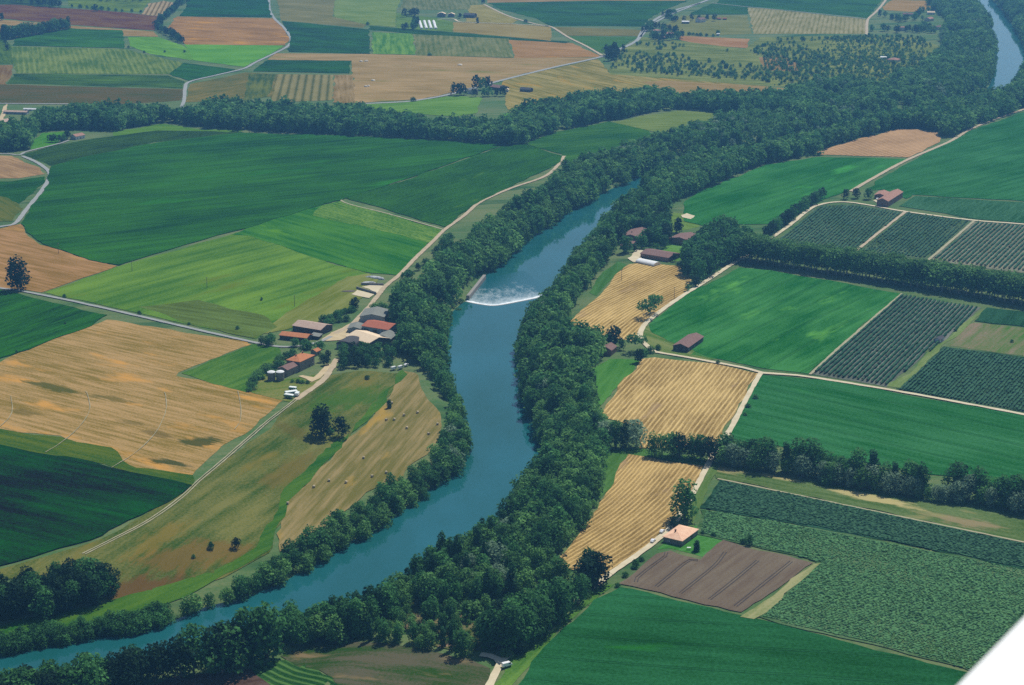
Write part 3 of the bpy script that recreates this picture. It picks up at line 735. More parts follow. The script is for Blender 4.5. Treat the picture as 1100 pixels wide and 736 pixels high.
def ribbon(name, label, pts, width, mat, off=0.62, cat='road', jit=0.15, kind='structure', shift=0.0):
    P = gxy(pts)
    P = resample(catmull(P, 6), 5.0)
    T = np.gradient(P, axis=0)
    T /= np.linalg.norm(T, axis=1)[:, None] + 1e-9
    Nn = np.c_[-T[:, 1], T[:, 0]]
    P = P + Nn * shift
    wl = width / 2 + rng.normal(0, jit, len(P))
    wr = width / 2 + rng.normal(0, jit, len(P))
    A = P + Nn * wl[:, None]
    B = P - Nn * wr[:, None]
    V = np.vstack([np.c_[A, np.maximum(hgt(A), hgt(P) - .3) + off], np.c_[B, np.maximum(hgt(B), hgt(P) - .3) + off]])
    n = len(P)
    o = mesh_obj(name, V, [[i + n, i + n + 1, i + 1, i] for i in range(n - 1)], mat)
    return tag(o, label, cat, kind=kind)


ribbon('farm_road', 'pale straight farm road passing the lone poplar to the river farm', [(-60, 301), (0, 310), (25, 313.5), (80, 324.5), (140, 338), (200, 352), (262, 366), (300, 373), (330, 371), (345, 367), (356, 362)], 3.4, ASPHALT)
ribbon('dirt_track', 'sandy track running along the top of the left river bank', [(360, 359), (374, 352), (386, 341), (396, 331), (406, 318), (415, 307), (430, 295), (446, 278), (465, 260), (478, 247), (500, 231), (515, 218), (548, 203), (585, 190), (601, 176), (606, 168)], 4.0, DIRT)
ribbon('dirt_track', 'pale dirt track from the farmhouse down the slope edge', [(362, 386), (354, 400), (347, 409), (334, 419), (318, 430)], 4.4, DIRT, jit=.3)
for s in (-0.9, 0.9):
    ribbon('wheel_track', 'twin pale wheel rut along the top of the dry slope', [(318, 430), (300, 444), (286, 455), (255, 482), (232, 502), (214, 517), (195, 535), (160, 560), (120, 581), (90, 596)], 0.8, PALEDIRT, shift=s, jit=.1)['group'] = 'ruts of the slope track'
ribbon('lane', 'pale lane bending around the dark corner field at left', [(-60, 254), (0, 244), (16, 240.5), (28, 226), (45, 205), (53, 191), (52, 184), (40, 175), (24, 168)], 4.6, ASPHALT)
ribbon('lane', 'narrow lane climbing from the left edge past the dark trees', [(-60, 170), (0, 165.5), (20, 167), (28, 163.5), (50, 158), (66, 154), (74, 151)], 3.6, ASPHALT)
ribbon('lane', 'white lane curving between meadows at the upper left', [(195, 116), (198, 107), (199, 95), (204, 88), (235, 80.5), (262, 74), (275, 67), (295, 57.5), (309, 50), (312.5, 42), (305, 30), (294, 19), (289, 6), (291, -20)], 5.0, ASPHALT)
ribbon('road', 'grey paved country road crossing the upper plain', [(383, 112), (430, 110), (452, 107.5), (486, 101), (530, 89), (565, 80), (600, 71.5), (645, 61.5), (666, 53), (684, 44), (691, 33), (706, 20), (726, 11), (750, 4), (775, -6), (800, -20)], 7.0, ASPHALT)
ribbon('road', 'second pale road joining the paved road at the top', [(688, 40), (700, 27), (718, 17), (735, 10), (752, 3.5)], 5.0, ASPHALT)
ribbon('lane', 'straight pale lane along the top of the upper left wood', [(-60, 111.5), (0, 111.5), (40, 111.8), (78, 112)], 5.0, ASPHALT)
ribbon('dirt_track', 'pale field track between the top centre plots', [(520, 5), (545, 17), (575, 26), (592, 29), (610, 40), (630, 50), (647, 60)], 5.0, DIRT)
ribbon('dirt_track', 'thin farm track passing the far white houses', [(470, 21), (487, 20.5), (493, 23.5), (512, 24.5), (550, 26), (590, 28)], 4.0, GRAVEL)
ribbon('dirt_track', 'track climbing beside the pale top right vineyard', [(931, 38), (932, 22), (940, 14), (948, 5), (957, -8)], 5.0, DIRT)
ribbon('lane', 'fine pale line between the top right dark fields', [(765, 3.6), (803, 7.6), (820, 9), (870, 14), (930, 20.5)], 3.0, ASPHALT)
ribbon('gravel_road', 'cream gravel road from the lower wood past the tiled house to the junction', [(515, 760), (528, 733), (538, 713), (545, 706), (560, 690), (585, 673), (610, 652), (640, 629.5), (660, 614), (683, 598), (703, 583), (720, 568), (730, 554), (747, 526), (770, 482), (785, 461), (800, 432), (815, 405), (818, 401)], 3.5, GRAVEL)
ribbon('gravel_road', 'short gravel spur at the lower wood edge', [(538, 714), (533, 708), (524, 705), (516, 704)], 4.0, GRAVEL, off=.66)
ribbon('gravel_road', 'cream gravel road running right below the lined vineyard', [(817, 401), (850, 403.5), (872, 406), (950, 418.5), (1020, 431), (1100, 446), (1180, 462)], 3.6, GRAVEL, off=.66)
ribbon('gravel_road', 'cream gravel road from junction to the dark walled barn', [(818, 401), (800, 396), (760, 388.5), (730, 383), (703, 378.5)], 3.4, GRAVEL, off=.64)
ribbon('gravel_road', 'white gravel lane curving past the spreading roadside tree', [(703, 378), (694, 371), (687.5, 361), (692, 350), (703, 340), (721, 326.5), (740, 314), (760, 301.5), (782, 287), (800, 276), (815, 264), (830, 255), (846, 244), (870, 225), (882, 220), (898, 217.5), (915, 218), (940, 222), (973, 227.8), (1044, 237), (1100, 241.5), (1180, 250.5)], 4.0, GRAVEL)
ribbon('dirt_track', 'pale track climbing past the tiled barn to the upper fields', [(914, 206), (935, 193.5), (975, 172), (1020, 152.5), (1045, 138), (1090, 121), (1180, 92)], 4.4, DIRT)
ribbon('dirt_track', 'thin sandy divide between left and middle vineyard', [(972.5, 228.2), (945, 249.5), (918, 271.5)], 3.0, DIRT)
ribbon('dirt_track', 'thin pale divide between middle and right vineyard', [(1046, 238), (1022, 259), (997, 280)], 2.6, PALEDIRT)
ribbon('dirt_track', 'pale line between lush field and lined vineyard', [(969, 316), (905, 371), (870, 403)], 2.2, PALEDIRT)
ribbon('dirt_track', 'pale line along the top of the huge maize field', [(430, 194.5), (400, 204), (366, 215.5), (420, 231), (476, 247)], 2.0, PALEDIRT)
ribbon('wheel_track', 'track edge between dark vineyard strip and hedgerow grass', [(771, 515), (925, 547), (1100, 583.5), (1180, 601.5)], 1.6, PALEDIRT)
# pivot irrigation ruts and seedbed tramlines
for pts, lab in [([(11.6, 426), (13.4, 437.4), (11.6, 446.5), (2.6, 456.8), (-20, 472)], 'curved pale irrigation rut at the left edge of the stubble'),
                 ([(92, 421), (94.2, 425), (96.8, 437.4), (92.9, 449), (80, 464.5), (62, 478.7), (49, 486.5)], 'second curved irrigation rut from the left edge'),
                 ([(177, 422), (178, 426), (178.9, 437.4), (175.5, 450), (165, 468.4), (144.5, 487.7), (120, 503)], 'third curved irrigation rut from the left edge'),
                 ([(255.5, 420.6), (258.8, 437.4), (258, 453), (252, 462)], 'short irrigation rut nearest the slope track')]:
    ribbon('wheel_track', lab, pts, 0.42, PALEDIRT, cat='rut', jit=.08)
TRAM = plain_mat('tramline_soil', [0.045, 0.036, 0.032], [0.06, 0.05, 0.043], 2)
for pts, lab in [([(683, 626), (684, 622), (700, 609), (715, 598), (716, 594)], 'dark tramline pair nearest the gravel road in the seedbed'),
                 ([(705, 631), (722, 617), (740, 603), (750, 603)], 'second dark tramline pair in the grey seedbed'),
                 ([(731, 638), (750, 623), (769, 607), (779, 594)], 'third dark tramline pair in the grey seedbed'),
                 ([(762, 645), (790, 623), (814, 603)], 'fourth dark tramline pair in the grey seedbed'),
                 ([(790, 652), (820, 628), (850, 604)], 'last dark tramline pair beside the pale grass strip')]:
    for s in (-0.75, 0.75):
        ribbon('wheel_track', lab, pts, 0.5, TRAM, cat='rut', shift=s, jit=.05)['group'] = 'tramlines in the grey seedbed'
# yards
YARD = plain_mat('yard_sand', [0.52, 0.42, 0.25], [0.42, 0.32, 0.17], 5)
for pts, lab in [([(352, 367), (345, 366), (356, 358), (372, 350), (384, 344), (394, 348), (384, 352), (376, 356), (372, 364), (366, 366)], 'yellow sandy yard between the farm barns'),
                 ([(392, 348), (420, 350), (426, 342), (420, 337), (424, 345), (428, 356), (430, 364), (425, 366), (422, 354)], 'sandy strip circling behind the red roofed barn'),
                 ([(388, 309), (402, 305.5), (412, 308), (413, 311), (404, 316), (396, 311)], 'white concrete pad beside the riverside track'),
                 ([(377, 317), (384, 312), (402, 317), (396, 321), (384, 319)], 'brown earth pad below the white concrete pad'),
                 ([(944, 219), (938, 216), (946, 213), (950, 215)], 'pale yard before the tiled barn annex'),
                 ([(732, 231.5), (738, 229.5), (747, 232.5), (742, 236), (733, 234)], 'pale yard patch on the lawn behind the brick barn'),
                 ([(678, 276), (684, 268), (692, 270), (688, 276), (690, 284), (680, 282), (674, 278)], 'pale gravel yard of the riverside farm'),
                 ([(345, 407), (336, 411), (320, 405), (326, 404), (338, 406), (350, 392), (358, 392)], 'sandy forecourt below the stone farmhouse'),
                 ([(-20, 130), (0, 126), (4, 115), (8, 112), (6, 124), (2, 130)], 'sandy yard of the farm at the left edge')]:
    o = sheet('yard', pts, GRAVEL if 'white' in lab or 'gravel' in lab or 'pale' in lab else YARD, 0.58, edge=.4, step=5, drape='river' in lab and 'farm' in lab)
    tag(o, lab, 'yard', kind='structure')

# ------------------------------------------------------------------ water
m, nt, b = new_mat('river_water')
b.inputs['Roughness'].default_value = 0.035
b.inputs['IOR'].default_value = 1.333
b.inputs['Specular IOR Level'].default_value = 0.5
tc = N(nt, 'ShaderNodeTexCoord')
big = noise(nt, scaled(nt, tc.outputs['Object'], (1 / 60.0, 1 / 130.0, 0)), 1.0, 4.0, .6)
bigf = math_(nt, 'ADD', math_(nt, 'MULTIPLY', math_(nt, 'SUBTRACT', big, .5), 2.4), .5, clamp=True)
nt.links.new(mixc(nt, bigf, [0.006, 0.074, 0.070], [0.012, 0.104, 0.124]), b.inputs['Base Color'])
n1 = noise(nt, scaled(nt, tc.outputs['Object'], (0.45, 0.22, 0)), 1.0, 3.0)
n2 = noise(nt, scaled(nt, tc.outputs['Object'], (1 / 40.0, 1 / 70.0, 0)), 1.0, 2.0)
bm = N(nt, 'ShaderNodeBump', i_Distance=0.35)
nt.links.new(n1, bm.inputs['Height'])
nt.links.new(math_(nt, 'MULTIPLY', n2, 0.16), bm.inputs['Strength'])
nt.links.new(bm.outputs[0], b.inputs['Normal'])
WATER = m
WEIR = resample(catmull(flat([(500, 323.6), (506, 325.2), (516, 327), (528, 328.5), (540, 327.4), (555, 324.6), (574, 320.8), (596, 316)], WATER_UP), 6), 2.0)


def water_sheet(name, ring, z, label):
    r = delaunay_2d_cdt([Vector(p) for p in ring], [], [list(range(len(ring)))], 1, 1e-4)
    o = mesh_obj(name, [(v[0], v[1], z) for v in r[0]], r[2], WATER)
    return tag(o, label, 'river', kind='structure')


def widen(A, ref, d):
    """push a bank line away from the river axis"""
    T = np.gradient(A, axis=0)
    T /= np.linalg.norm(T, axis=1)[:, None] + 1e-9
    Nn = np.c_[-T[:, 1], T[:, 0]]
    s = np.sign(np.sum(Nn * (A - ref), axis=1))
    return A + Nn * s[:, None] * d


tL = np.argmin(np.hypot(*(RL - WEIR[0]).T))
tR = np.argmin(np.hypot(*(RR - WEIR[-1]).T))
refL = RR[np.clip((np.arange(len(RL)) * len(RR) / len(RL)).astype(int), 0, len(RR) - 1)]
refR = RL[np.clip((np.arange(len(RR)) * len(RL) / len(RR)).astype(int), 0, len(RL) - 1)]
WL, WR = widen(RL, refL, 5), widen(RR, refR, 5)
up_ring = np.vstack([WL[:tL], WEIR, WR[:tR][::-1]])
dn_ring = np.vstack([WL[tL + 1:][::-1], WEIR + [0, 3.0], WR[tR + 1:]])
water_sheet('water', up_ring, WATER_UP, 'calm blue green river above the weir')
water_sheet('water', dn_ring, WATER_DOWN, 'teal river below the weir winding to the top right')

# the weir: a curved concrete sill, its spilling face and the whitewater below
CONC = plain_mat('old_concrete', [0.30, 0.28, 0.25], [0.20, 0.19, 0.17], 2.0)
m, nt, b = new_mat('whitewater')
b.inputs['Roughness'].default_value = 0.5
tc = N(nt, 'ShaderNodeTexCoord')
n1 = noise(nt, scaled(nt, tc.outputs['Object'], (0.4, 0.25, 0.4)), 1.0, 4.0, .65)
nt.links.new(mixc(nt, n1, [0.62, 0.68, 0.70], [0.85, 0.86, 0.86]), b.inputs['Base Color'])
FOAM = m
weir = empty('weir', (*WEIR[len(WEIR) // 2], WATER_UP))
tag(weir, 'curved river weir spilling a white line of water', 'weir')
off0 = np.array([*WEIR[len(WEIR) // 2], WATER_UP])
Tn = np.gradient(WEIR, axis=0)
Tn /= np.linalg.norm(Tn, axis=1)[:, None]
down = np.c_[-Tn[:, 1], Tn[:, 0]]           # points downstream (away from the camera)
down *= np.sign(down[:, 1])[:, None]


def strip(name, rows, mat, parent, origin):
    n = len(rows[0])
    V = np.vstack(rows) - origin
    fs = []
    for k in range(len(rows) - 1):
        fs += [[k * n + i, k * n + i + 1, (k + 1) * n + i + 1, (k + 1) * n + i] for i in range(n - 1)]
    return mesh_obj(name, V, fs, mat, parent, smoothf=True)


def row(d, z, j=0.0):
    q = WEIR + down * (d + (rng.normal(0, j, len(WEIR)) if j else 0))[:, None] if j else WEIR + down * d
    zz = np.full(len(q), z) + (rng.normal(0, j * .15, len(q)) if j else 0)
    return np.c_[q, zz]


strip('sill', [row(-1.0, WATER_UP - 2), row(-1.0, WATER_UP - .1), row(-.5, WATER_UP + .10), row(.4, WATER_UP + .10), row(.4, WATER_UP - 2)], CONC, weir, off0)
strip('spillway', [row(.3, WATER_UP + .16), row(2.2, WATER_UP + .05, .08), row(4.2, WATER_UP - .7, .15), row(6, WATER_DOWN + .25, .3), row(8, WATER_DOWN + .06, .5)], FOAM, weir, off0)
# churned water below the sill: a sheet whose foam thins out downstream in streaks
m, nt, b = new_mat('churned_water')
b.inputs['Roughness'].default_value = 0.2
b.inputs['Specular IOR Level'].default_value = 0.4
at = N(nt, 'ShaderNodeAttribute', attribute_name='foam')
tc = N(nt, 'ShaderNodeTexCoord')
f1 = noise(nt, scaled(nt, tc.outputs['Object'], (0.16, 0.07, 0)), 1.0, 5.0, .72)
f2 = noise(nt, scaled(nt, tc.outputs['Object'], (0.7, 0.35, 0)), 1.0, 4.0, .7)
ff = math_(nt, 'ADD', math_(nt, 'MULTIPLY', f1, .65), math_(nt, 'MULTIPLY', f2, .35))
ff = math_(nt, 'ADD', math_(nt, 'MULTIPLY', math_(nt, 'SUBTRACT', ff, .5), 2.2), at.outputs['Fac'])
ff = math_(nt, 'MULTIPLY', ff, 1.0, clamp=True)
nt.links.new(mixc(nt, ff, [0.006, 0.085, 0.10], [0.70, 0.76, 0.76]), b.inputs['Base Color'])
bm = N(nt, 'ShaderNodeBump', i_Strength=0.5, i_Distance=0.4)
nt.links.new(f2, bm.inputs['Height'])
nt.links.new(bm.outputs[0], b.inputs['Normal'])
ds = [6.5, 8, 10, 13, 17, 22, 28, 36, 46, 58, 72, 88]
lv = [1., .92, .75, .6, .5, .42, .36, .3, .23, .14, -.02, -.4]
mean_down = down.mean(0) / np.linalg.norm(down.mean(0))
rows_ = [np.c_[WEIR + (down * max(0, 1 - d / 20) + mean_down * min(1, d / 20)) * d, np.full(len(WEIR), WATER_DOWN + .035)] for d in ds]
V = np.vstack(rows_)
n = len(WEIR)
fq = [[k * n + i, k * n + i + 1, (k + 1) * n + i + 1, (k + 1) * n + i] for k in range(len(ds) - 1) for i in range(n - 1)]
fo = mesh_obj('foam', V, fq, m)
fa = fo.data.attributes.new('foam', 'FLOAT', 'POINT')
uu = np.linspace(0, 1, n)
fa.data.foreach_set('value', np.concatenate([np.full(n, l) - (.30 * uu if k > 1 else 0) - .5 * (np.abs(uu - .5) * 2) ** 8 for k, l in enumerate(lv)]).astype(np.float32))
tag(fo, 'churned white foam drifting in the pool below the weir', 'foam', kind='stuff')
# guide wall on the left side of the weir
wa = np.array([*flat([(502.5, 322)], WATER_DOWN)[0]])
wb = np.array([*flat([(520.5, 299.5)], WATER_DOWN)[0]])
wd = (wb - wa) / np.linalg.norm(wb - wa)
wn = np.array([-wd[1], wd[0]])
rowsv = []
for q in (wa, wb):
    for s, z in ((-1.3, -12), (-1.3, 3.4), (-1.1, 3.6), (1.1, 3.6), (1.3, 3.4), (1.3, -12)):
        rowsv.append((*(q + wn * s), z + WATER_DOWN if z > 0 else -13))
gw = mesh_obj('guide_wall', rowsv, [[i, i + 1, i + 7, i + 6] for i in range(5)] + [[0, 1, 2, 3, 4, 5], [11, 10, 9, 8, 7, 6]], CONC)
tag(gw, 'straight concrete guide wall in the water left of the weir', 'wall')
# ------------------------------------------------------------------ buildings
FOOT = []                                # ground outlines that trees keep clear of
PALETTE = {}


def bm_box(x0, x1, y0, y1, z0, z1):
    v = [(x0, y0, z0), (x1, y0, z0), (x1, y1, z0), (x0, y1, z0), (x0, y0, z1), (x1, y0, z1), (x1, y1, z1), (x0, y1, z1)]
    f = [(0, 3, 2, 1), (4, 5, 6, 7), (0, 1, 5, 4), (1, 2, 6, 5), (2, 3, 7, 6), (3, 0, 4, 7)]
    return v, f


def boxes(name, lst, mat, parent):
    V, Fs = [], []
    for b in lst:
        v, f = bm_box(*b)
        n = len(V)
        V += v
        Fs += [tuple(i + n for i in q) for q in f]
    return mesh_obj(name, V, Fs, mat, parent)


def roof_mat(key, c1, c2, ang=0.0):
    if key in PALETTE:
        return PALETTE[key]
    m, nt, b = new_mat('roof_' + key)
    b.inputs['Roughness'].default_value = 0.75
    tc = N(nt, 'ShaderNodeTexCoord')
    n = noise(nt, scaled(nt, tc.outputs['Object'], (0.8, 0.35, 0.8)), 1.0, 5.0, 0.75)
    f = math_(nt, 'MULTIPLY', math_(nt, 'ADD', math_(nt, 'MULTIPLY', math_(nt, 'SUBTRACT', n, 0.5), 2.8), 0.5), 1.0, clamp=True)
    nt.links.new(mixc(nt, f, c1, c2), b.inputs['Base Color'])
    wv = N(nt, 'ShaderNodeTexWave', i_Scale=1.2, i_Distortion=0.4)
    nt.links.new(tc.outputs['Object'], wv.inputs['Vector'])
    bm = N(nt, 'ShaderNodeBump', i_Strength=0.35, i_Distance=0.1)
    nt.links.new(wv.outputs[0], bm.inputs['Height'])
    nt.links.new(bm.outputs[0], b.inputs['Normal'])
    PALETTE[key] = m
    return m


ROOF = {
    'peach': roof_mat('peach', [0.82, 0.56, 0.38], [0.66, 0.38, 0.25]),
    'orange': roof_mat('orange', [0.52, 0.22, 0.10], [0.40, 0.16, 0.08]),
    'brick': roof_mat('brick', [0.42, 0.15, 0.09], [0.32, 0.11, 0.07]),
    'tan': roof_mat('tan', [0.50, 0.38, 0.30], [0.38, 0.27, 0.21]),
    'cream': roof_mat('cream', [0.74, 0.60, 0.42], [0.62, 0.48, 0.33]),
    'dark': roof_mat('dark', [0.10, 0.10, 0.10], [0.07, 0.07, 0.075]),
    'grey': roof_mat('grey', [0.24, 0.25, 0.22], [0.17, 0.18, 0.16]),
    'brown': roof_mat('brown', [0.25, 0.155, 0.13], [0.17, 0.11, 0.10]),
    'pink': roof_mat('pink', [0.42, 0.24, 0.18], [0.30, 0.17, 0.13]),
    'white': roof_mat('white', [0.78, 0.78, 0.76], [0.68, 0.69, 0.68]),
}
WALL = {
    'stone': plain_mat('wall_stone', [0.26, 0.23, 0.18], [0.17, 0.15, 0.12], 1.5),
    'render': plain_mat('wall_render', [0.60, 0.55, 0.45], [0.48, 0.44, 0.36], 2.5),
    'white': plain_mat('wall_white', [0.75, 0.73, 0.68], [0.64, 0.62, 0.57], 3),
    'dark': plain_mat('wall_dark_timber', [0.09, 0.075, 0.065], [0.06, 0.05, 0.045], 1.5),
    'grey': plain_mat('wall_grey_sheet', [0.34, 0.36, 0.36], [0.26, 0.28, 0.28], 3),
    'brick': plain_mat('wall_brick', [0.30, 0.16, 0.11], [0.22, 0.12, 0.085], 1.5),
}
GLASS = plain_mat('window_pane', [0.03, 0.04, 0.05], [0.05, 0.06, 0.07], 1, rough=0.15, spec=0.6)
FRAME = plain_mat('window_frame', [0.55, 0.5, 0.42], [0.45, 0.4, 0.34], 1)
DOORM = plain_mat('door_wood', [0.14, 0.085, 0.05], [0.10, 0.06, 0.035], 0.8)
METAL = plain_mat('galvanised_metal', [0.42, 0.43, 0.43], [0.34, 0.35, 0.35], 1.0, rough=0.5)


def wall_mesh(L, D, wh, rh, kind):
    """walls of a building L along x, D along y; gable ends follow the roof"""
    if kind == 'gable':
        V = [(0, 0, -.6), (L, 0, -.6), (L, D, -.6), (0, D, -.6), (0, 0, wh), (L, 0, wh), (L, D, wh), (0, D, wh), (0, D / 2, wh + rh), (L, D / 2, wh + rh)]
        Fq = [(0, 1, 5, 4), (1, 2, 6, 9, 5), (2, 3, 7, 6), (3, 0, 4, 8, 7), (4, 5, 9, 8), (8, 9, 6, 7)]
    else:
        V, Fq = bm_box(0, L, 0, D, -.6, wh)
    return V, Fq


def roof_mesh(L, D, wh, rh, kind, ov=0.5, t=0.22):
    if kind == 'gable':
        s = rh / (D / 2)
        z0 = wh - ov * s
        V = []
        for dz in (0.03, 0.03 + t):
            V += [(-ov, -ov, z0 + dz), (L + ov, -ov, z0 + dz), (L + ov, D / 2, wh + rh + dz), (-ov, D / 2, wh + rh + dz), (L + ov, D + ov, z0 + dz), (-ov, D + ov, z0 + dz)]
        a = 6
        Fq = [(a, a + 1, a + 2, a + 3), (a + 3, a + 2, a + 4, a + 5), (0, 3, 2, 1), (3, 5, 4, 2),
              (0, 1, a + 1, a), (4, 5, a + 5, a + 4), (1, 2, a + 2, a + 1), (2, 4, a + 4, a + 2), (5, 3, a + 3, a + 5), (3, 0, a, a + 3)]
    elif kind == 'hip':
        i = min(D / 2, L / 2 - .3)
        V = [(-ov, -ov, wh), (L + ov, -ov, wh), (L + ov, D + ov, wh), (-ov, D + ov, wh),
             (-ov, -ov, wh + t), (L + ov, -ov, wh + t), (L + ov, D + ov, wh + t), (-ov, D + ov, wh + t),
             (i, D / 2, wh + rh), (L - i, D / 2, wh + rh)]
        Fq = [(0, 3, 2, 1), (0, 1, 5, 4), (1, 2, 6, 5), (2, 3, 7, 6), (3, 0, 4, 7), (4, 5, 9, 8), (5, 6, 9), (6, 7, 8, 9), (7, 4, 8)]
    elif kind == 'mono':
        V = [(-ov, -ov, wh), (L + ov, -ov, wh), (L + ov, D + ov, wh + rh), (-ov, D + ov, wh + rh)]
        V += [(x, y, z + t) for x, y, z in V]
        Fq = [(0, 3, 2, 1), (4, 5, 6, 7), (0, 1, 5, 4), (1, 2, 6, 5), (2, 3, 7, 6), (3, 0, 4, 7)]
    else:                                # barrel
        V, Fq = [], []
        n = 10
        for x in (-.3, L + .3):
            for k in range(n + 1):
                a = PI * k / n
                V.append((x, D / 2 - (D / 2 + .3) * math.cos(a), wh + rh * math.sin(a)))
        Fq = [(k, n + 1 + k, n + 2 + k, k + 1) for k in range(n)] + [tuple(range(n + 1))[::-1], tuple(range(n + 1, 2 * n + 2))]
        Fq = [q[::-1] for q in Fq]
    return V, Fq


def building(name, label, cat, Lp=None, Np=None, Rp=None, centre=None, axis=None, length=None, depth=None, wh=3.2, rh=1.8, roof='gable', rc='brown', wc='stone',
             chimney=0, windows=1, door=True, group=None, min_w=5.0, big_door=False, swap=None):
    """corner pixels Lp, Np, Rp (left, nearest, right foot of the walls) or a centre with an axis; x runs along the longer wall"""
    if centre is None:
        P = ground([Lp, Np, Rp])
        L2, N2, R2 = P[0, :2], P[1, :2], P[2, :2]
        a, b_ = L2 - N2, R2 - N2
        if swap == 'L' or (swap is None and np.linalg.norm(a) >= np.linalg.norm(b_)):
            u = a / np.linalg.norm(a)
            v = np.array([u[1], -u[0]])                 # to the right of u
            if v @ b_ < 0:
                v = -v
            length_, depth_ = length or np.linalg.norm(a), depth or max(min_w, abs(v @ b_))
        else:
            u = b_ / np.linalg.norm(b_)
            v = np.array([-u[1], u[0]])
            if v @ a < 0:
                v = -v
            length_, depth_ = length or np.linalg.norm(b_), depth or max(min_w, abs(v @ a))
        org = N2
        z0 = P[1, 2]
        if u[0] * v[1] - u[1] * v[0] < 0:               # keep a right handed frame
            org = N2 + u * length_
            u = -u
    else:
        c = ground([centre])[0]
        q = flat(axis)
        u = (q[1] - q[0]) / np.linalg.norm(q[1] - q[0])
        v = np.array([-u[1], u[0]])
        length_, depth_ = length, depth
        org = c[:2] - u * length_ / 2 - v * depth_ / 2
        z0 = c[2]
    rz = math.atan2(u[1], u[0])
    FOOT.append(np.array([org, org + u * length_, org + u * length_ + v * depth_, org + v * depth_]))
    root = empty(name, (org[0], org[1], z0), rz)
    tag(root, label, cat, group)
    L, D = length_, depth_
    V, Fq = wall_mesh(L, D, wh, rh, roof)
    mesh_obj('wall', V, Fq, WALL[wc], root)
    V, Fq = roof_mesh(L, D, wh, rh, roof)
    ro = mesh_obj('roof', V, Fq, ROOF[rc], root)
    for k in range(chimney):
        x = L * (0.3 + 0.45 * k)
        y = D * 0.62
        top = wh + rh + .9
        boxes('chimney', [(x - .4, x + .4, y - .35, y + .35, wh + .2, top), (x - .5, x + .5, y - .45, y + .45, top, top + .15)], WALL['brick'], ro)
    # openings on the two walls that can be seen from the side of the camera
    faces = []
    for nrm, o, d, ln in (((0, -1), (0, 0), (1, 0), L), ((1, 0), (L, 0), (0, 1), D), ((-1, 0), (0, 0), (0, 1), D), ((0, 1), (0, D), (1, 0), L)):
        wn = np.array([nrm[0] * u[0] + nrm[1] * v[0], nrm[0] * u[1] + nrm[1] * v[1]])
        if wn @ (-org) > 0.15 * np.linalg.norm(org):
            faces.append((nrm, o, d, ln))

    def panel(nm, f, s, w_, z_, h_, mat, t=.06, par=root):
        nrm, o, d, ln = f
        x0, y0 = o[0] + d[0] * (s - w_ / 2), o[1] + d[1] * (s - w_ / 2)
        x1, y1 = o[0] + d[0] * (s + w_ / 2) + nrm[0] * t, o[1] + d[1] * (s + w_ / 2) + nrm[1] * t
        return boxes(nm, [(min(x0, x1), max(x0, x1), min(y0, y1), max(y0, y1), z_, z_ + h_)], mat, par)

    if windows and faces:
        for fi, f in enumerate(sorted(faces, key=lambda q: -q[3])):
            ln = f[3]
            n = int(max(1, min(7, ln // 4.5)))
            stor = [0.9] if wh < 5.2 else [0.9, 3.9]
            for si, zz in enumerate(stor):
                for k in range(n):
                    s = ln * (k + .5) / n
                    if si == 0 and fi == 0 and door and k == n // 2:
                        if big_door:
                            panel('door', f, s, min(3.6, ln * .6), 0, min(3.2, wh - .3), DOORM, .07)
                        else:
                            panel('door', f, s, 1.3, 0, 2.2, DOORM, .07)
                        continue
                    wdw = panel('window', f, s, 1.3, zz, 1.35, FRAME, .05)
                    panel('pane', f, s, 1.05, zz + .14, 1.08, GLASS, .075, wdw)
    elif door and faces:
        f = sorted(faces, key=lambda q: -q[3])[0]
        n = 1 if f[3] < 12 else 3
        for k in range(n):
            panel('door', f, f[3] * (k + .5) / n, min(3.6, f[3] / n * .6) if big_door else 1.4, 0, min(3.4, wh - .4) if big_door else 2.2, DOORM, .07)
    return root


# ---- the tiled house by the gravel road
building('tiled_house', 'peach tiled hip roofed house with a chimney beside the gravel road', 'house', (719.5, 583.5), (732.5, 587), (749.5, 574.5), wh=3.0, rh=2.2, roof='hip', rc='peach', wc='stone', chimney=1, min_w=11)
# ---- river farm on the left bank
building('barn', 'long pinkish grey roofed barn beside the farm lane', 'barn', (314.5, 355.5), (344.5, 360.5), (354, 354.5), wh=4.2, rh=2.2, rc='tan', wc='dark', windows=0, big_door=True)
building('shed', 'long low shed with bright orange red roof beside the farm lane', 'shed', (300.5, 364.5), (329.5, 367.8), (334.5, 363.8), wh=3.2, rh=1.5, rc='orange', wc='dark', windows=0, big_door=True)
building('shed', 'small dark lean to right of the orange roofed shed', 'shed', (335, 363.5), (342.5, 365), (346, 362), wh=2.2, rh=.7, roof='mono', rc='grey', wc='dark', windows=0)
building('farmhouse', 'stone farmhouse with an orange tiled hip roof above the slope', 'house', (311, 396), (322.5, 399.5), (338, 392), wh=7.0, rh=2.2, roof='hip', rc='orange', wc='stone', chimney=2, min_w=9)
building('farm_wing', 'lower brown roofed wing between farmhouse and white silos', 'house', (302, 402), (309, 405), (321.5, 399.2), wh=5.0, rh=1.6, rc='brown', wc='stone', min_w=8)
building('shed', 'little red roofed shed behind the stone farmhouse', 'shed', (335, 381), (340, 382.5), (344.5, 380.5), wh=3.2, rh=1.2, rc='orange', wc='stone', windows=0)
building('barn', 'big barn with a broad cream coloured roof in the river farm', 'barn', (372, 367.5), (396, 375.5), (408, 366.5), wh=4.5, rh=2.6, rc='cream', wc='dark', windows=0, big_door=True)
building('barn', 'long barn with a brick red roof in the river farm', 'barn', (389, 357), (417, 361.5), (422, 354), wh=5.0, rh=2.0, rc='brick', wc='grey', windows=0, big_door=True)
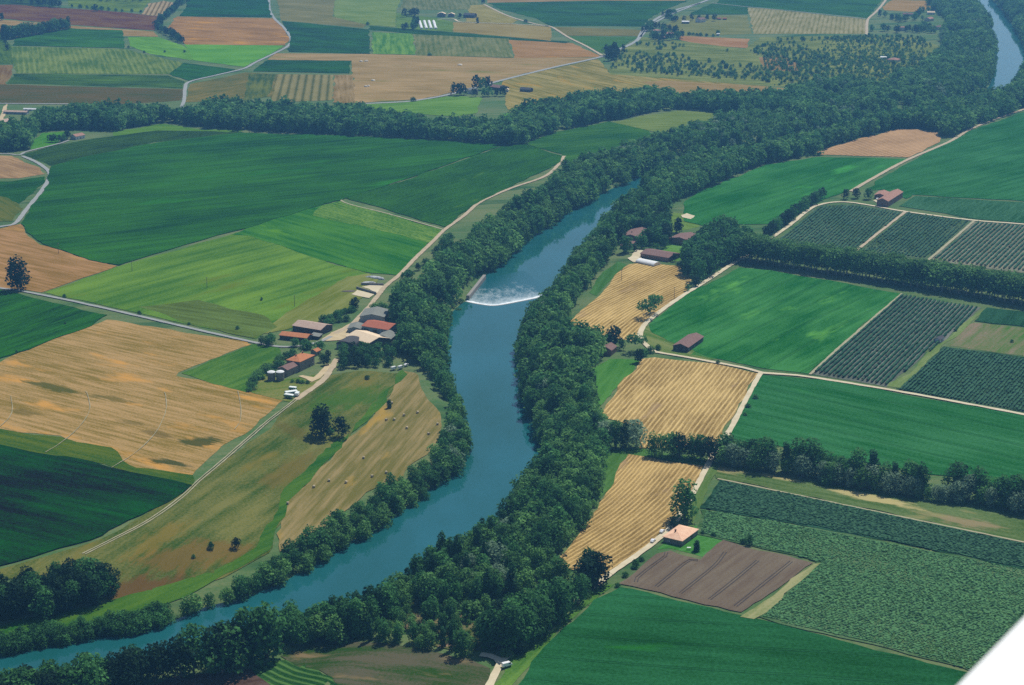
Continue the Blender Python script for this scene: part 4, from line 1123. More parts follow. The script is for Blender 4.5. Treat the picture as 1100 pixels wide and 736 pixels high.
building('shed', 'dark roofed annex at the left end of the red barn', 'shed', (375, 355.5), (387.5, 358), (391, 352.5), wh=3.2, rh=1.4, rc='grey', wc='grey', windows=0)
building('barn', 'slate dark rounded barn among the farm trees', 'barn', (366.5, 371.5), (379, 376.5), (389.5, 370.5), wh=3.5, rh=2.6, roof='barrel', rc='dark', wc='grey', windows=0)
building('barn', 'dark grey roofed barn right of the cream roofed barn', 'barn', (406, 366.8), (419.5, 370), (426.5, 364), wh=4.0, rh=2.2, rc='grey', wc='dark', windows=0, big_door=True)
building('barn', 'grey walled barn at the top of the farm yard', 'barn', (388, 345.2), (412.5, 347.6), (418, 339.5), wh=5.0, rh=2.0, rc='grey', wc='grey', windows=0, big_door=True)


def silo(label, p, r, h):
    g = ground([p])[0]
    FOOT.append(g[:2] + np.array([[-r, -r], [r, -r], [r, r], [-r, r]]))
    root = empty('silo', g)
    tag(root, label, 'silo', 'white capped silos of the farmhouse')
    n = 28
    V, Fq = [], []
    for z in (-.5, h):
        for k in range(n):
            V.append((r * math.cos(2 * PI * k / n), r * math.sin(2 * PI * k / n), z))
    Fq = [(k, (k + 1) % n, n + (k + 1) % n, n + k) for k in range(n)]
    mesh_obj('silo_body', V, Fq, WALL['stone'], root, smoothf=True)
    V, Fq = [], []
    for j, (rr, zz) in enumerate(((r + .2, h - .25), (r + .2, h + .05), (r * .75, h + .55), (r * .4, h + .8), (0.12, h + .9))):
        for k in range(n):
            V.append((rr * math.cos(2 * PI * k / n), rr * math.sin(2 * PI * k / n), zz))
    for j in range(4):
        Fq += [(j * n + k, j * n + (k + 1) % n, (j + 1) * n + (k + 1) % n, (j + 1) * n + k) for k in range(n)]
    Fq.append(tuple(range(4 * n, 5 * n)))
    mesh_obj('silo_cap', V, Fq, ROOF['white'], root)
    boxes('ladder', [(-.25, .25, -r - .14, -r - .08, .4 + .5 * k, .46 + .5 * k) for k in range(int(h * 2) - 1)] + [(-.3, -.25, -r - .14, -r - .06, 0, h), (.25, .3, -r - .14, -r - .06, 0, h)], METAL, root)


silo('left of two round stone silos with white caps by the farmhouse', (291.7, 408.6), 2.6, 6.0)
silo('right of two round stone silos with white caps by the farmhouse', (301.2, 408.6), 2.7, 6.2)

# ---- right bank farm and barns
building('farmhouse', 'brown red roofed farmhouse deep in the riverside trees', 'house', (670, 258), (688, 262), (700, 254), wh=5.4, rh=2.2, rc='brown', wc='stone', chimney=1)
building('cottage', 'small cottage with pinkish roof left of the riverside farmhouse', 'house', (668, 265.5), (678, 268), (682, 263), wh=3.0, rh=1.8, roof='hip', rc='brown', wc='stone')
building('barn', 'long brick barn with a pinkish roof behind the bright lawn', 'barn', (721.5, 260), (741, 264.5), (753, 259), wh=4.6, rh=2.2, rc='brown', wc='brick', windows=1)
building('barn', 'long low brown barn above the golden stubble', 'barn', (688, 276.5), (718, 281.5), (723, 275.5), wh=3.6, rh=2.0, rc='brown', wc='brick', windows=1)
building('polytunnel', 'white rounded tunnel shed at the top edge of golden stubble', 'tunnel', (683, 282.5), (702, 286.5), (705, 283.5), wh=.8, rh=2.4, roof='barrel', rc='white', wc='white', windows=0, door=False)
building('cottage', 'pink roofed cottage among trees beside the gravel lane', 'house', (758.5, 283), (766, 285), (772, 281.5), wh=3.0, rh=1.6, roof='hip', rc='pink', wc='stone')
building('barn', 'dark walled barn with a brown tiled roof on mown grass', 'barn', (724.5, 375.5), (739, 378.8), (755.5, 367), wh=3.8, rh=2.0, roof='gable', rc='brown', wc='dark', windows=1)
building('barn', 'long barn with an orange tiled roof beside the large vineyards', 'barn', (944.2, 220), (953.5, 222.8), (969.5, 212.5), wh=6.0, rh=2.4, rc='pink', wc='brick', windows=1)
building('barn_annex', 'low tiled annex at the left side of the vineyard barn', 'barn', (940.5, 212), (950.5, 214), (955, 210), wh=3.5, rh=1.6, rc='pink', wc='brick', windows=0)
building('house', 'brown roofed house half hidden by big trees left of the square stubble', 'house', (648, 378.5), (656.5, 382.5), (662, 378), wh=4.2, rh=2.2, rc='brown', wc='brick')
building('hut', 'small dark hut at the headland between two vineyards', 'hut', (1004.5, 367), (1009.5, 368.5), (1014, 365.5), wh=2.3, rh=1.2, rc='dark', wc='white', windows=0, min_w=3)
# ---- far farms
EW = ((0, 0), (10, 0.2))
building('house', 'white gabled house, left of two behind the white tunnels', 'house', centre=(474.5, 18), axis=((470, 18), (475, 14)), length=12, depth=15, wh=6, rh=2.6, rc='cream', wc='stone')
building('house', 'white gabled house, right of two behind the white tunnels', 'house', centre=(485, 18), axis=((480, 18), (485, 14)), length=11, depth=12, wh=5, rh=2.4, rc='cream', wc='stone')
building('barn', 'long bluish barn beside far white gabled houses', 'barn', centre=(505, 19), axis=((497, 19.2), (512, 19.8)), length=22, depth=14, wh=5.5, rh=3.0, rc='dark', wc='dark', windows=0)
for k, x in enumerate((451.8, 457.0, 462.0, 467.0)):
    g0, g1 = flat([(x - 1.3, 23.2), (x + 1.3, 31.3)])
    building('polytunnel', ['leftmost of four parallel white plastic tunnels far away', 'second from left of four white plastic tunnels', 'third from left of four white plastic tunnels', 'rightmost of four parallel white plastic tunnels'][k], 'tunnel',
             centre=(x, 27.3), axis=((x + 1.3, 31.3), (x - 1.3, 23.2)), length=float(np.linalg.norm(g1 - g0)), depth=4.6, wh=.5, rh=2.6, roof='barrel', rc='white', wc='white', windows=0, door=False, group='white plastic tunnels at the top')
building('farmhouse', 'pale walled far farmhouse in trees right of the lime meadow', 'house', centre=(508, 100.5), axis=EW, length=13, depth=9, wh=5, rh=2, rc='grey', wc='white')
building('barn', 'long dusky roofed barn of the far farm', 'barn', centre=(536, 96.5), axis=((527, 95), (545, 97.5)), length=26, depth=13, wh=4, rh=2.4, rc='brown', wc='dark', windows=0)
building('barn', 'dark roofed shed standing alone on the golden slope', 'barn', centre=(565.5, 98.5), axis=((559, 98), (572, 99)), length=16, depth=9, wh=3.6, rh=2.2, rc='dark', wc='dark', windows=0)
building('shed', 'tiny white gabled shed at the right end of the long barn', 'shed', centre=(545, 98.8), axis=((544, 100), (546, 96)), length=6, depth=4, wh=3.5, rh=1.4, rc='cream', wc='white', windows=0)
building('barn', 'bluish white roofed far barn beside the paved road', 'barn', centre=(736.5, 25.3), axis=EW, length=13, depth=9, wh=3.5, rh=1.4, rc='white', wc='dark', windows=0)
building('farmhouse', 'purple roofed far farmhouse with a white gable', 'house', centre=(752.5, 23.8), axis=((747, 24), (757, 23)), length=15, depth=12, wh=5.5, rh=3, rc='brown', wc='white')
building('shed', 'tiny white hut at the right end of the reddish strip', 'shed', centre=(771.3, 38.5), axis=EW, length=5, depth=5, wh=3.5, rh=1.2, roof='hip', rc='white', wc='white', windows=0)
building('house', 'pink roofed house, left one of the hamlet by the paved road', 'house', centre=(704.5, 35.5), axis=((699, 36), (710, 34.5)), length=14, depth=10, wh=4.5, rh=2.2, roof='hip', rc='pink', wc='render')
building('house', 'pink roofed house, right one of the hamlet by the paved road', 'house', centre=(720, 38.5), axis=((714, 38.5), (726, 38.8)), length=14, depth=9, wh=4, rh=2, rc='pink', wc='render')
building('house', 'white walled house, lowest of the hamlet by the paved road', 'house', centre=(711.5, 42), axis=EW, length=10, depth=8, wh=3.5, rh=1.8, rc='pink', wc='white')
building('house', 'white two storey house below the top right hamlet', 'house', centre=(970, 33), axis=EW, length=12, depth=9, wh=6, rh=1.6, roof='hip', rc='pink', wc='white')
building('house', 'pale roofed house at the top of the top right hamlet', 'house', centre=(1000, 15.5), axis=EW, length=14, depth=10, wh=4, rh=2.0, rc='cream', wc='white')
building('house', 'pinkish roofed house in the middle of the top right hamlet', 'house', centre=(998, 22.5), axis=((992, 23.5), (1004, 21)), length=18, depth=11, wh=4.5, rh=2.4, rc='pink', wc='render')
building('house', 'big dusky roofed house nearest the river in the top right hamlet', 'house', centre=(1010.5, 31.5), axis=((1005, 31), (1015, 33)), length=16, depth=13, wh=4.5, rh=2.8, roof='hip', rc='brown', wc='white')
building('house', 'long brown roofed house at the left of the top right hamlet', 'house', centre=(975, 17), axis=EW, length=18, depth=9, wh=3.5, rh=2, rc='brown', wc='render')
building('house', 'round looking pinkish hip roofed house alone in the far orchard', 'house', centre=(960, 66.5), axis=((953, 66), (967, 67)), length=16, depth=15, wh=4, rh=2.8, roof='hip', rc='pink', wc='render')
building('shed', 'small white roofed shed left of the lone orchard house', 'shed', centre=(949, 63.5), axis=EW, length=9, depth=5, wh=3, rh=.8, roof='mono', rc='white', wc='white', windows=0)
building('house', 'brown roofed house with pale yard below the upper left wood', 'house', centre=(83.5, 149), axis=((77, 150), (90, 147.5)), length=14, depth=10, wh=4.0, rh=2.0, rc='pink', wc='white')
building('barn', 'dusky roofed barn of the farm at the left edge', 'barn', centre=(5, 134), axis=((-2, 135), (12, 132)), length=18, depth=12, wh=4.5, rh=2.4, rc='tan', wc='dark', windows=0)
building('shed', 'long pale roofed shed at the farm by the left edge', 'shed', centre=(17.5, 122.3), axis=EW, length=32, depth=8, wh=3, rh=1.2, rc='tan', wc='grey', windows=0)
building('greenhouse', 'thin white roofed strip shed above the left edge farm', 'shed', centre=(33, 118.8), axis=EW, length=18, depth=4, wh=2, rh=1.0, rc='white', wc='white', windows=0)
building('shed', 'small dark roofed shed at the bottom of the left edge farm', 'shed', centre=(1, 140.5), axis=EW, length=12, depth=8, wh=3, rh=1.5, rc='tan', wc='dark', windows=0)
for k, (x, lab) in enumerate(((772.5, 'left of two small red roofed sheds in the far pasture'), (778.5, 'right of two small red roofed sheds in the far pasture'))):
    building('shed', lab, 'shed', centre=(x, 21.3), axis=EW, length=7, depth=5, wh=2.6, rh=1.2, rc='brick', wc='dark', windows=0)

# ---- silage clamp: low concrete walls, and the sheeted heap behind it
g = ground([(388, 312)])[0]
for nm, lab, a, b_ in (('clamp_wall', 'dark concrete clamp wall along the near side of the white pad', (383, 310.5), (404, 316.5)), ('clamp_wall', 'dark concrete clamp wall at the back of the white pad', (388, 306.5), (412, 307.2))):
    q = ground([a, b_])
    d = q[1, :2] - q[0, :2]
    L = np.linalg.norm(d)
    o = boxes(nm, [(0, L, -.3, .3, -.4, 2.2)] + [(k, k + .4, -.55, .55, -.4, 1.6) for k in np.arange(1, L - 1, 4)], CONC, None)
    o.location = tuple(q[0])
    o.rotation_euler = (0, 0, math.atan2(d[1], d[0]))
    tag(o, lab, 'wall')


def heap(name, label, p, rx, ry, h, mat, lumps=5, rz=0.0, cat='heap', group=None):
    g = ground([p])[0]
    n, m_ = 18, 7
    V = []
    ph = rng.random((6, 2)) * 2 * PI
    for j in range(m_ + 1):
        t = j / m_
        for k in range(n):
            a = 2 * PI * k / n
            wob = 1 + .14 * math.sin(3 * a + ph[0, 0]) + .09 * math.sin(5 * a + ph[1, 0] + 3 * t)
            r = math.cos(t * PI / 2) ** .8 * wob
            z = h * math.sin(t * PI / 2) * (1 + .18 * math.sin(2 * a + ph[2, 0]) * (1 - t)) - .1
            V.append((rx * r * math.cos(a), ry * r * math.sin(a), z))
    Fq = [(j * n + k, j * n + (k + 1) % n, (j + 1) * n + (k + 1) % n, (j + 1) * n + k) for j in range(m_) for k in range(n)]
    o = mesh_obj(name, V, Fq, mat, None, smoothf=True)
    o.location = tuple(g)
    o.rotation_euler = (0, 0, rz)
    return tag(o, label, cat, group)


PLASTIC = plain_mat('silage_plastic', [0.62, 0.64, 0.64], [0.10, 0.11, 0.12], 2.5)
STRAW = plain_mat('pale_straw', [0.66, 0.60, 0.48], [0.50, 0.43, 0.32], 1.5)
MANURE = plain_mat('dark_compost', [0.16, 0.13, 0.10], [0.10, 0.085, 0.065], 2)
heap('silage_heap', 'long silage heap under black and white sheets by the riverside track', (404, 299), 9, 3.2, 1.8, PLASTIC, rz=-.5)
heap('silage_heap', 'grey sheeted heap at the left of the white pad', (396, 304.2), 6, 2.6, 1.5, PLASTIC, rz=.2)
heap('compost_heap', 'low dark compost heap at the left of the earth pad', (375, 313.5), 6, 2.6, 1.3, MANURE, rz=.1)
for p, rx, lab in (((388, 66.4), 3.2, 'pale heap at the far top of the broad tan stubble'), ((393.5, 66.2), 3.6, 'pale heap touching the farthest heap of the broad stubble'), ((401, 87), 3.8, 'bright pale heap in the middle of the broad tan stubble'),
                   ((393, 93.5), 2.6, 'small pale heap, left one of the lower pair'), ((396, 93), 2.6, 'small pale heap, right one of the lower pair'), ((494.3, 70.2), 4.6, 'pale heap standing alone at the right of the broad stubble')):
    heap('straw_heap', lab, p, rx, rx * .8, 2.4, STRAW, rz=random.random() * 3, group='pale heaps on the broad stubble')

# ---- round hay bales
HAY = plain_mat('hay', [0.62, 0.50, 0.30], [0.46, 0.36, 0.20], 0.4)
NET = plain_mat('hay_rolled_side', [0.50, 0.42, 0.28], [0.38, 0.31, 0.19], 0.5, stretch=(.4, 3, 3))


def make_bale():
    root = empty('hay_bale', (0, 0, 0))
    n = 24
    r, L = 0.78, 1.3
    V = []
    prof = [(-L / 2 - .02, r * .55), (-L / 2, r * .93), (-L / 2 + .1, r), (0, r * 1.02), (L / 2 - .1, r), (L / 2, r * .93), (L / 2 + .02, r * .55)]
    for x, rr in prof:
        for k in range(n):
            a = 2 * PI * k / n
            V.append((x, rr * math.cos(a), max(0.0, r * .96 + rr * math.sin(a))))
    body = [(j * n + k, j * n + (k + 1) % n, (j + 1) * n + (k + 1) % n, (j + 1) * n + k) for j in range(1, 5) for k in range(n)]
    mesh_obj('rolled_side', V, body, NET, root, smoothf=True)
    ends = [(j * n + k, j * n + (k + 1) % n, (j + 1) * n + (k + 1) % n, (j + 1) * n + k) for j in (0, 5) for k in range(n)] + [tuple(range(n))[::-1], tuple(range(6 * n, 7 * n))]
    mesh_obj('end_face', V, ends, HAY, root)
    return root


def copy_tree(o, parent=None):
    c = o.copy()
    COL.objects.link(c)
    if parent is not None:
        c.parent = parent
    for ch in list(o.children):
        copy_tree(ch, c)
    return c


BALES = [((421, 434.3), 'round bale farthest up the hay meadow beside the green swale'), ((415, 452.5), 'left bale of the close pair high in the hay meadow'), ((423.5, 452), 'right bale of the close pair high in the hay meadow'),
         ((434, 447.5), 'bale just above and right of the close pair'), ((448.5, 444.5), 'bale near the top right of the hay meadow'), ((437, 461.2), 'bale lying below the upper cluster of bales'),
         ((470, 457), 'bale closest to the riverside trees at right'), ((460.5, 467.5), 'bale beside the bulge of riverside trees'), ((390.7, 493.3), 'lone bale in the middle of the hay meadow'),
         ((415, 509.3), 'bale close to the riverside trees, right of a lower pair'), ((399.8, 513.3), 'bale left of another at the lower tree edge'), ((371.8, 519.7), 'bale right of two in the lower hay meadow'),
         ((353.5, 517.8), 'middle bale of the lower row by the swale'), ((337, 524.5), 'bale left of the lower row by the swale'), ((309.3, 542.3), 'lowest bale at the narrow end of the hay meadow')]
b0 = make_bale()
for i, (p, lab) in enumerate(BALES):
    o = b0 if i == 0 else copy_tree(b0)
    o.location = tuple(ground([p], .42)[0])
    o.rotation_euler = (0, 0, [0.4, 2.2, 0.9, 1.4, 0.1][i % 5] + .2 * i)
    tag(o, lab, 'hay bale', 'round bales on the hay meadow')

# ---- cars and trailers
CARW = plain_mat('white_car_paint', [0.80, 0.80, 0.80], [0.74, 0.74, 0.74], 3, rough=.3, spec=.5)
CARD = plain_mat('dark_car_paint', [0.04, 0.045, 0.05], [0.05, 0.055, 0.06], 3, rough=.3, spec=.5)
TYRE = plain_mat('tyre_rubber', [0.03, 0.03, 0.03], [0.04, 0.04, 0.04], 1)
TARP = plain_mat('white_tarpaulin', [0.78, 0.80, 0.77], [0.60, 0.66, 0.62], 1.5)
GREENP = plain_mat('green_machine_paint', [0.05, 0.22, 0.12], [0.04, 0.16, 0.09], 1)


def prism(name, prof, y0, y1, mat, parent):
    n = len(prof)
    V = [(x, y0, z) for x, z in prof] + [(x, y1, z) for x, z in prof]
    Fq = [tuple(range(n)), tuple(range(n, 2 * n))[::-1]] + [(i, i + n, (i + 1) % n + n, (i + 1) % n) for i in range(n)]
    return mesh_obj(name, V, Fq, mat, parent)


def wheel(parent, x, y, r, w_):
    V, Fq = [], []
    n = 14
    for yy, rr in ((y - w_ / 2, r * .9), (y - w_ / 2 + .04, r), (y + w_ / 2 - .04, r), (y + w_ / 2, r * .9)):
        V += [(x + rr * math.cos(2 * PI * k / n), yy, r + rr * math.sin(2 * PI * k / n)) for k in range(n)]
    for j in range(3):
        Fq += [(j * n + k, j * n + (k + 1) % n, (j + 1) * n + (k + 1) % n, (j + 1) * n + k) for k in range(n)]
    Fq += [tuple(range(n)), tuple(range(3 * n, 4 * n))[::-1]]
    t = mesh_obj('wheel', V, Fq, TYRE, parent)
    return t


def car(label, p, q, paint, van=False, z=.64):
    g = ground([p], z)[0]
    d = flat([p, q])
    d = d[1] - d[0]
    name = 'parked_van' if van else 'parked_car'
    root = empty(name, g, math.atan2(d[1], d[0]))
    tag(root, label, 'van' if van else 'car')
    if van:
        body = [(-2.4, .35), (2.4, .35), (2.45, 1.0), (1.9, 1.2), (1.45, 2.0), (-2.35, 2.1)]
        glass = [(1.5, 1.25), (1.95, 1.25), (1.5, 1.95), (.5, 1.95), (.5, 1.25)]
    else:
        body = [(-2.0, .3), (2.05, .3), (2.1, .75), (1.0, .9), (.4, 1.42), (-1.1, 1.45), (-1.8, .98), (-2.05, .9)]
        glass = [(.92, .93), (.42, 1.36), (-1.05, 1.38), (-1.65, .98)]
    prism('body', body, -.85, .85, paint, root)
    prism('side_window', glass, -.87, .87, GLASS, root)
    for x in (-1.3, 1.3):
        for y in (-.78, .78):
            wheel(root, x, y, .33, .2)
    return root


car('white car parked across the gravel road from the tiled house', (711.5, 572.8), (716, 569), CARW)
car('white car on the stubble edge lower down the gravel road', (701.5, 583), (706, 579), CARW)
car('small white car at the corner of the tiled house', (716.8, 582.5), (720, 583.5), CARW)
car('white van on the verge beside the gravel fork at the bottom', (544.5, 717), (548, 716), CARW, True)
car('white van, left of the vehicles under trees above the hay meadow', (423, 397.6), (430, 395.5), CARW, True)
car('white van, middle of the vehicles under trees above the hay meadow', (430.5, 396.5), (436, 394.5), CARW, True)
car('pale car, right of the vehicles under trees above the hay meadow', (436.5, 393.5), (442, 391), CARW)
car('white car between trees in the yard of the riverside farm', (713, 262.7), (718, 262.2), CARW)
car('white car parked beside the vineyard barn yard', (943, 214.8), (947, 214), CARW)
car('dark car beside the red roofed barn', (385, 358.2), (390, 359), CARD)


def trailer(label, p, q, L, W, paint, cover):
    g = ground([p], .5)[0]
    d = flat([p, q])
    d = d[1] - d[0]
    root = empty('farm_trailer', g, math.atan2(d[1], d[0]))
    tag(root, label, 'trailer')
    boxes('trailer_bed', [(-L / 2, L / 2, -W / 2, W / 2, .8, 1.9), (L / 2, L / 2 + 1.4, -.08, .08, .8, .95)], paint, root)
    prism('cover', [(-L / 2 - .05, 1.9), (L / 2 + .05, 1.9), (L / 2 - .2, 2.45), (-L / 2 + .2, 2.45)], -W / 2 - .05, W / 2 + .05, cover, root)
    for x in (-L * .22, L * .12):
        for y in (-W / 2 + .1, W / 2 - .1):
            wheel(root, x, y, .5, .3)


trailer('white covered trailer at the back of the slope track yard', (314.5, 420), (320, 420.5), 5, 2.4, GREENP, TARP)
trailer('wide white covered trailer in the middle of the slope track yard', (313, 424.5), (320, 423.5), 8.5, 3.2, GREENP, TARP)
trailer('green sided white topped trailer nearest the slope track', (310.5, 428), (318, 429), 6.5, 2.6, GREENP, TARP)
trailer('short white trailer beside the ruts of the slope track', (319.3, 426), (322, 422.5), 4.5, 2.4, CARW, TARP)

# ---- utility poles
POLE = plain_mat('weathered_pole', [0.16, 0.13, 0.10], [0.11, 0.09, 0.07], .5)


def make_pole():
    root = empty('utility_pole', (0, 0, 0))
    n = 8
    V = [(r * math.cos(2 * PI * k / n), r * math.sin(2 * PI * k / n), z) for r, z in ((.2, -.3), (.13, 9.5)) for k in range(n)]
    mesh_obj('pole', V, [(k, (k + 1) % n, n + (k + 1) % n, n + k) for k in range(n)] + [tuple(range(n, 2 * n))], POLE, root)
    boxes('crossarm', [(-1.0, 1.0, -.2, -.08, 8.7, 8.85)], POLE, root)
    boxes('insulator', [(x - .06, x + .06, -.2, -.08, 8.86, 9.05) for x in (-.9, 0.35, .9)], WALL['white'], root)
    return root


pr = make_pole()
for i, (p, lab) in enumerate((((63, 273), 'utility pole on the tan stubble triangle'), ((142, 291.5), 'utility pole at the upper edge of the lime meadow'), ((222.5, 310), 'utility pole in the middle of the lime meadow'),
                              ((316.5, 330), 'utility pole in the olive mown strips'), ((667.5, 301.5), 'utility pole in the upper golden stubble'), ((724.3, 321), 'utility pole beside the white gravel lane'))):
    o = pr if i == 0 else copy_tree(pr)
    o.location = tuple(ground([p], .2)[0])
    o.rotation_euler = (0, 0, 1.0 if i < 4 else .3)
    tag(o, lab, 'utility pole', 'wooden utility poles')
gt = boxes('garden_table', [(-1, 1, -.5, .5, .7, .78), (-.9, -.8, -.4, -.3, 0, .7), (.8, .9, -.4, -.3, 0, .7), (-.9, -.8, .3, .4, 0, .7), (.8, .9, .3, .4, 0, .7)], CARW, None)
gt.location = tuple(ground([(740, 590.5)], .5)[0])
tag(gt, 'white garden table on the lawn below the tiled house', 'table')

# ---- the white wing of the aircraft the picture is taken from
def at_height(p, z):
    d = ray([p])[0]
    return np.array([0, 0, CAM_H]) + d * (z - CAM_H) / d[2]


WZ = CAM_H - 0.95
A, Bp = at_height((1027, 738), WZ), at_height((1106, 657), WZ)
e = Bp - A
e /= np.linalg.norm(e)
cr = np.array([e[1], -e[0], 0.0])                 # away from the picture, to the lower right
if cr[0] < 0:
    cr = -cr
A0 = A - e * 2.6
span = 6.2
chord = 1.35
wing = empty('aircraft_wing', A0)
tag(wing, 'white aircraft wing with a rounded edge cutting the bottom right corner', 'wing')
WPAINT = plain_mat('wing_paint', [0.85, 0.85, 0.84], [0.82, 0.82, 0.81], .8, rough=.35, spec=.5)
prof = []
for k in range(25):
    x = (1 - math.cos(PI * k / 24)) / 2
    yt = 5 * .13 * (0.2969 * math.sqrt(x) - .126 * x - .3516 * x * x + .2843 * x ** 3 - .1015 * x ** 4)
    prof.append((x, yt))
loop = [(x, y * .55) for x, y in prof] + [(x, -y * .75) for x, y in prof[-2:0:-1]]
def wing_part(nm, x0, x1, s0, s1, mat):
    lp = [(x, y) for x, y in loop if x0 - 1e-6 <= x <= x1 + 1e-6]
    ss = np.linspace(s0, s1, 9)
    V, n = [], len(lp)
    for s in ss:
        tap = 1 - .18 * max(0, s - 2.6) / span
        for x, y in lp:
            V.append(e * s + cr * (x * chord * tap) + np.array([0, 0, y * chord * tap]))
    Fq = [(j * n + k, j * n + (k + 1) % n, (j + 1) * n + (k + 1) % n, (j + 1) * n + k) for j in range(8) for k in range(n)]
    Fq += [tuple(range(n)), tuple(range(8 * n, 9 * n))]
    return mesh_obj(nm, V, Fq, mat, wing, smoothf=False)
wing_part('wing_skin', 0, .74, 0, span, WPAINT)
wing_part('aileron', .75, 1.0, 2.0, span - .3, WPAINT)
wing_part('flap', .75, 1.0, 0.0, 1.98, WPAINT)
# ------------------------------------------------------------------ trees
LEAF = {
    'broad': leaf_mat('leaves_dark_green', [0.010, 0.048, 0.015], [0.090, 0.265, 0.070]),
    'mid': leaf_mat('leaves_mid_green', [0.026, 0.092, 0.025], [0.150, 0.335, 0.085]),
    'pale': leaf_mat('leaves_pale_willow', [0.085, 0.170, 0.095], [0.260, 0.380, 0.235]),
    'light': leaf_mat('leaves_light_green', [0.040, 0.125, 0.028], [0.200, 0.420, 0.110]),
    'poplar': leaf_mat('leaves_poplar', [0.010, 0.050, 0.022], [0.045, 0.140, 0.048]),
    'dark': leaf_mat('leaves_near_black', [0.006, 0.026, 0.013], [0.020, 0.058, 0.024]),
}
BARK = plain_mat('bark', [0.16, 0.13, 0.10], [0.09, 0.075, 0.06], .6, stretch=(3, 3, .6))
PALEBARK = plain_mat('pale_bark', [0.36, 0.34, 0.28], [0.22, 0.20, 0.16], .6)

# kind: (leaf key, crown bottom, crown radius as a share of height, lobes, shape)
KINDS = {
    'broad': ('broad', .02, .38, 11, 'round'),
    'broad2': ('mid', .03, .36, 9, 'round'),
    'light': ('light', .03, .35, 9, 'round'),
    'tall': ('broad', .03, .28, 9, 'oval'),
    'pale': ('pale', .01, .38, 10, 'round'),
    'poplar': ('poplar', .05, .15, 7, 'spire'),
    'columnar': ('dark', .04, .26, 9, 'oval'),
    'plane': ('mid', .15, .36, 10, 'round'),
    'bush': ('broad', .0, .58, 7, 'dome'),
    'palebush': ('mid', .0, .60, 7, 'dome'),
    'spreading': ('broad', .40, .50, 10, 'flat'),
    'darkround': ('dark', .03, .36, 9, 'round'),
}


def crown_quads(kind, seed, n, qs):
    """leaf clumps of a tree of height 1: (n,4,3) quads and a tint per quad"""
    r = np.random.default_rng(seed)
    leaf, zb, rad, nl, shape = KINDS[kind]
    lob = []
    for k in range(nl):
        t = (k + .5) / nl
        if shape == 'spire':
            z = zb + (1 - zb) * t
            w_ = rad * (1.0 - .75 * abs(t - .38) ** 1.3)
            c = (r.normal(0, rad * .16), r.normal(0, rad * .16), z)
            s = (w_, w_, (1 - zb) / nl * 1.35)
        else:
            a = k * 2.399 + r.random()
            if shape == 'oval':
                z = zb + (1 - zb) * (.12 + .76 * t)
                prof_ = math.sin(PI * min(1, .16 + .80 * t)) ** .7
            elif shape == 'flat':
                z = zb + (1 - zb) * (.35 + .3 * r.random())
                prof_ = .95
            elif shape == 'dome':
                z = .18 + .5 * t
                prof_ = math.cos(t * 1.25)
            else:
                z = zb + (1 - zb) * (.18 + .64 * t)
                prof_ = math.sin(PI * min(1, .24 + .70 * t)) ** .8
            d = rad * prof_ * (.30 + .45 * r.random())
            if k == nl - 1 and shape != 'flat':
                d *= .35
            c = (d * math.cos(a), d * math.sin(a), z)
            s0 = rad * (.42 + .24 * r.random()) * (1.3 if shape == 'oval' else 1)
            if shape == 'oval':
                c = (c[0] * .72, c[1] * .72, c[2])
            s = (s0, s0, s0 * (.72 if shape == 'flat' else (.95 if shape != 'oval' else 1.15)))
        lob.append((c, s, r.random()))
    wts = np.array([q[1][0] * q[1][2] for q in lob])
    wts /= wts.sum()
    which = r.choice(nl, n, p=wts)
    C = np.array([q[0] for q in lob])[which]
    S = np.array([q[1] for q in lob])[which]
    lt = np.array([q[2] for q in lob])[which]
    d = r.normal(0, 1, (n, 3))
    d[:, 2] += .25
    d /= np.linalg.norm(d, axis=1)[:, None]
    rr = 1.0 - .36 * r.random(n) ** 2.0 + .10 * r.normal(0, 1, n).clip(-1, 1.6)
    P = C + d * S * rr[:, None]
    P[:, 2] = np.maximum(P[:, 2], .012)
    nrm = d * .75 + r.normal(0, .55, (n, 3)) + [0, 0, .25]
    nrm /= np.linalg.norm(nrm, axis=1)[:, None]
    t1 = np.cross(nrm, r.normal(0, 1, (n, 3)))
    t1 /= np.linalg.norm(t1, axis=1)[:, None] + 1e-9
    t2 = np.cross(nrm, t1)
    sz = qs * (.55 + .8 * r.random(n))[:, None]
    asp = (.75 + .6 * r.random(n))[:, None]
    a, b_ = t1 * sz * asp, t2 * sz
    sk = (r.random((n, 1)) - .5) * .7
    V = np.stack([P - a - b_, P + a - b_ * (.7 + sk), P + a * .8 + b_, P - a * (.9 + sk) + b_ * .8], 1)
    tint = np.clip(.10 + .50 * lt + .40 * r.random(n), 0, 1)
    return V, tint


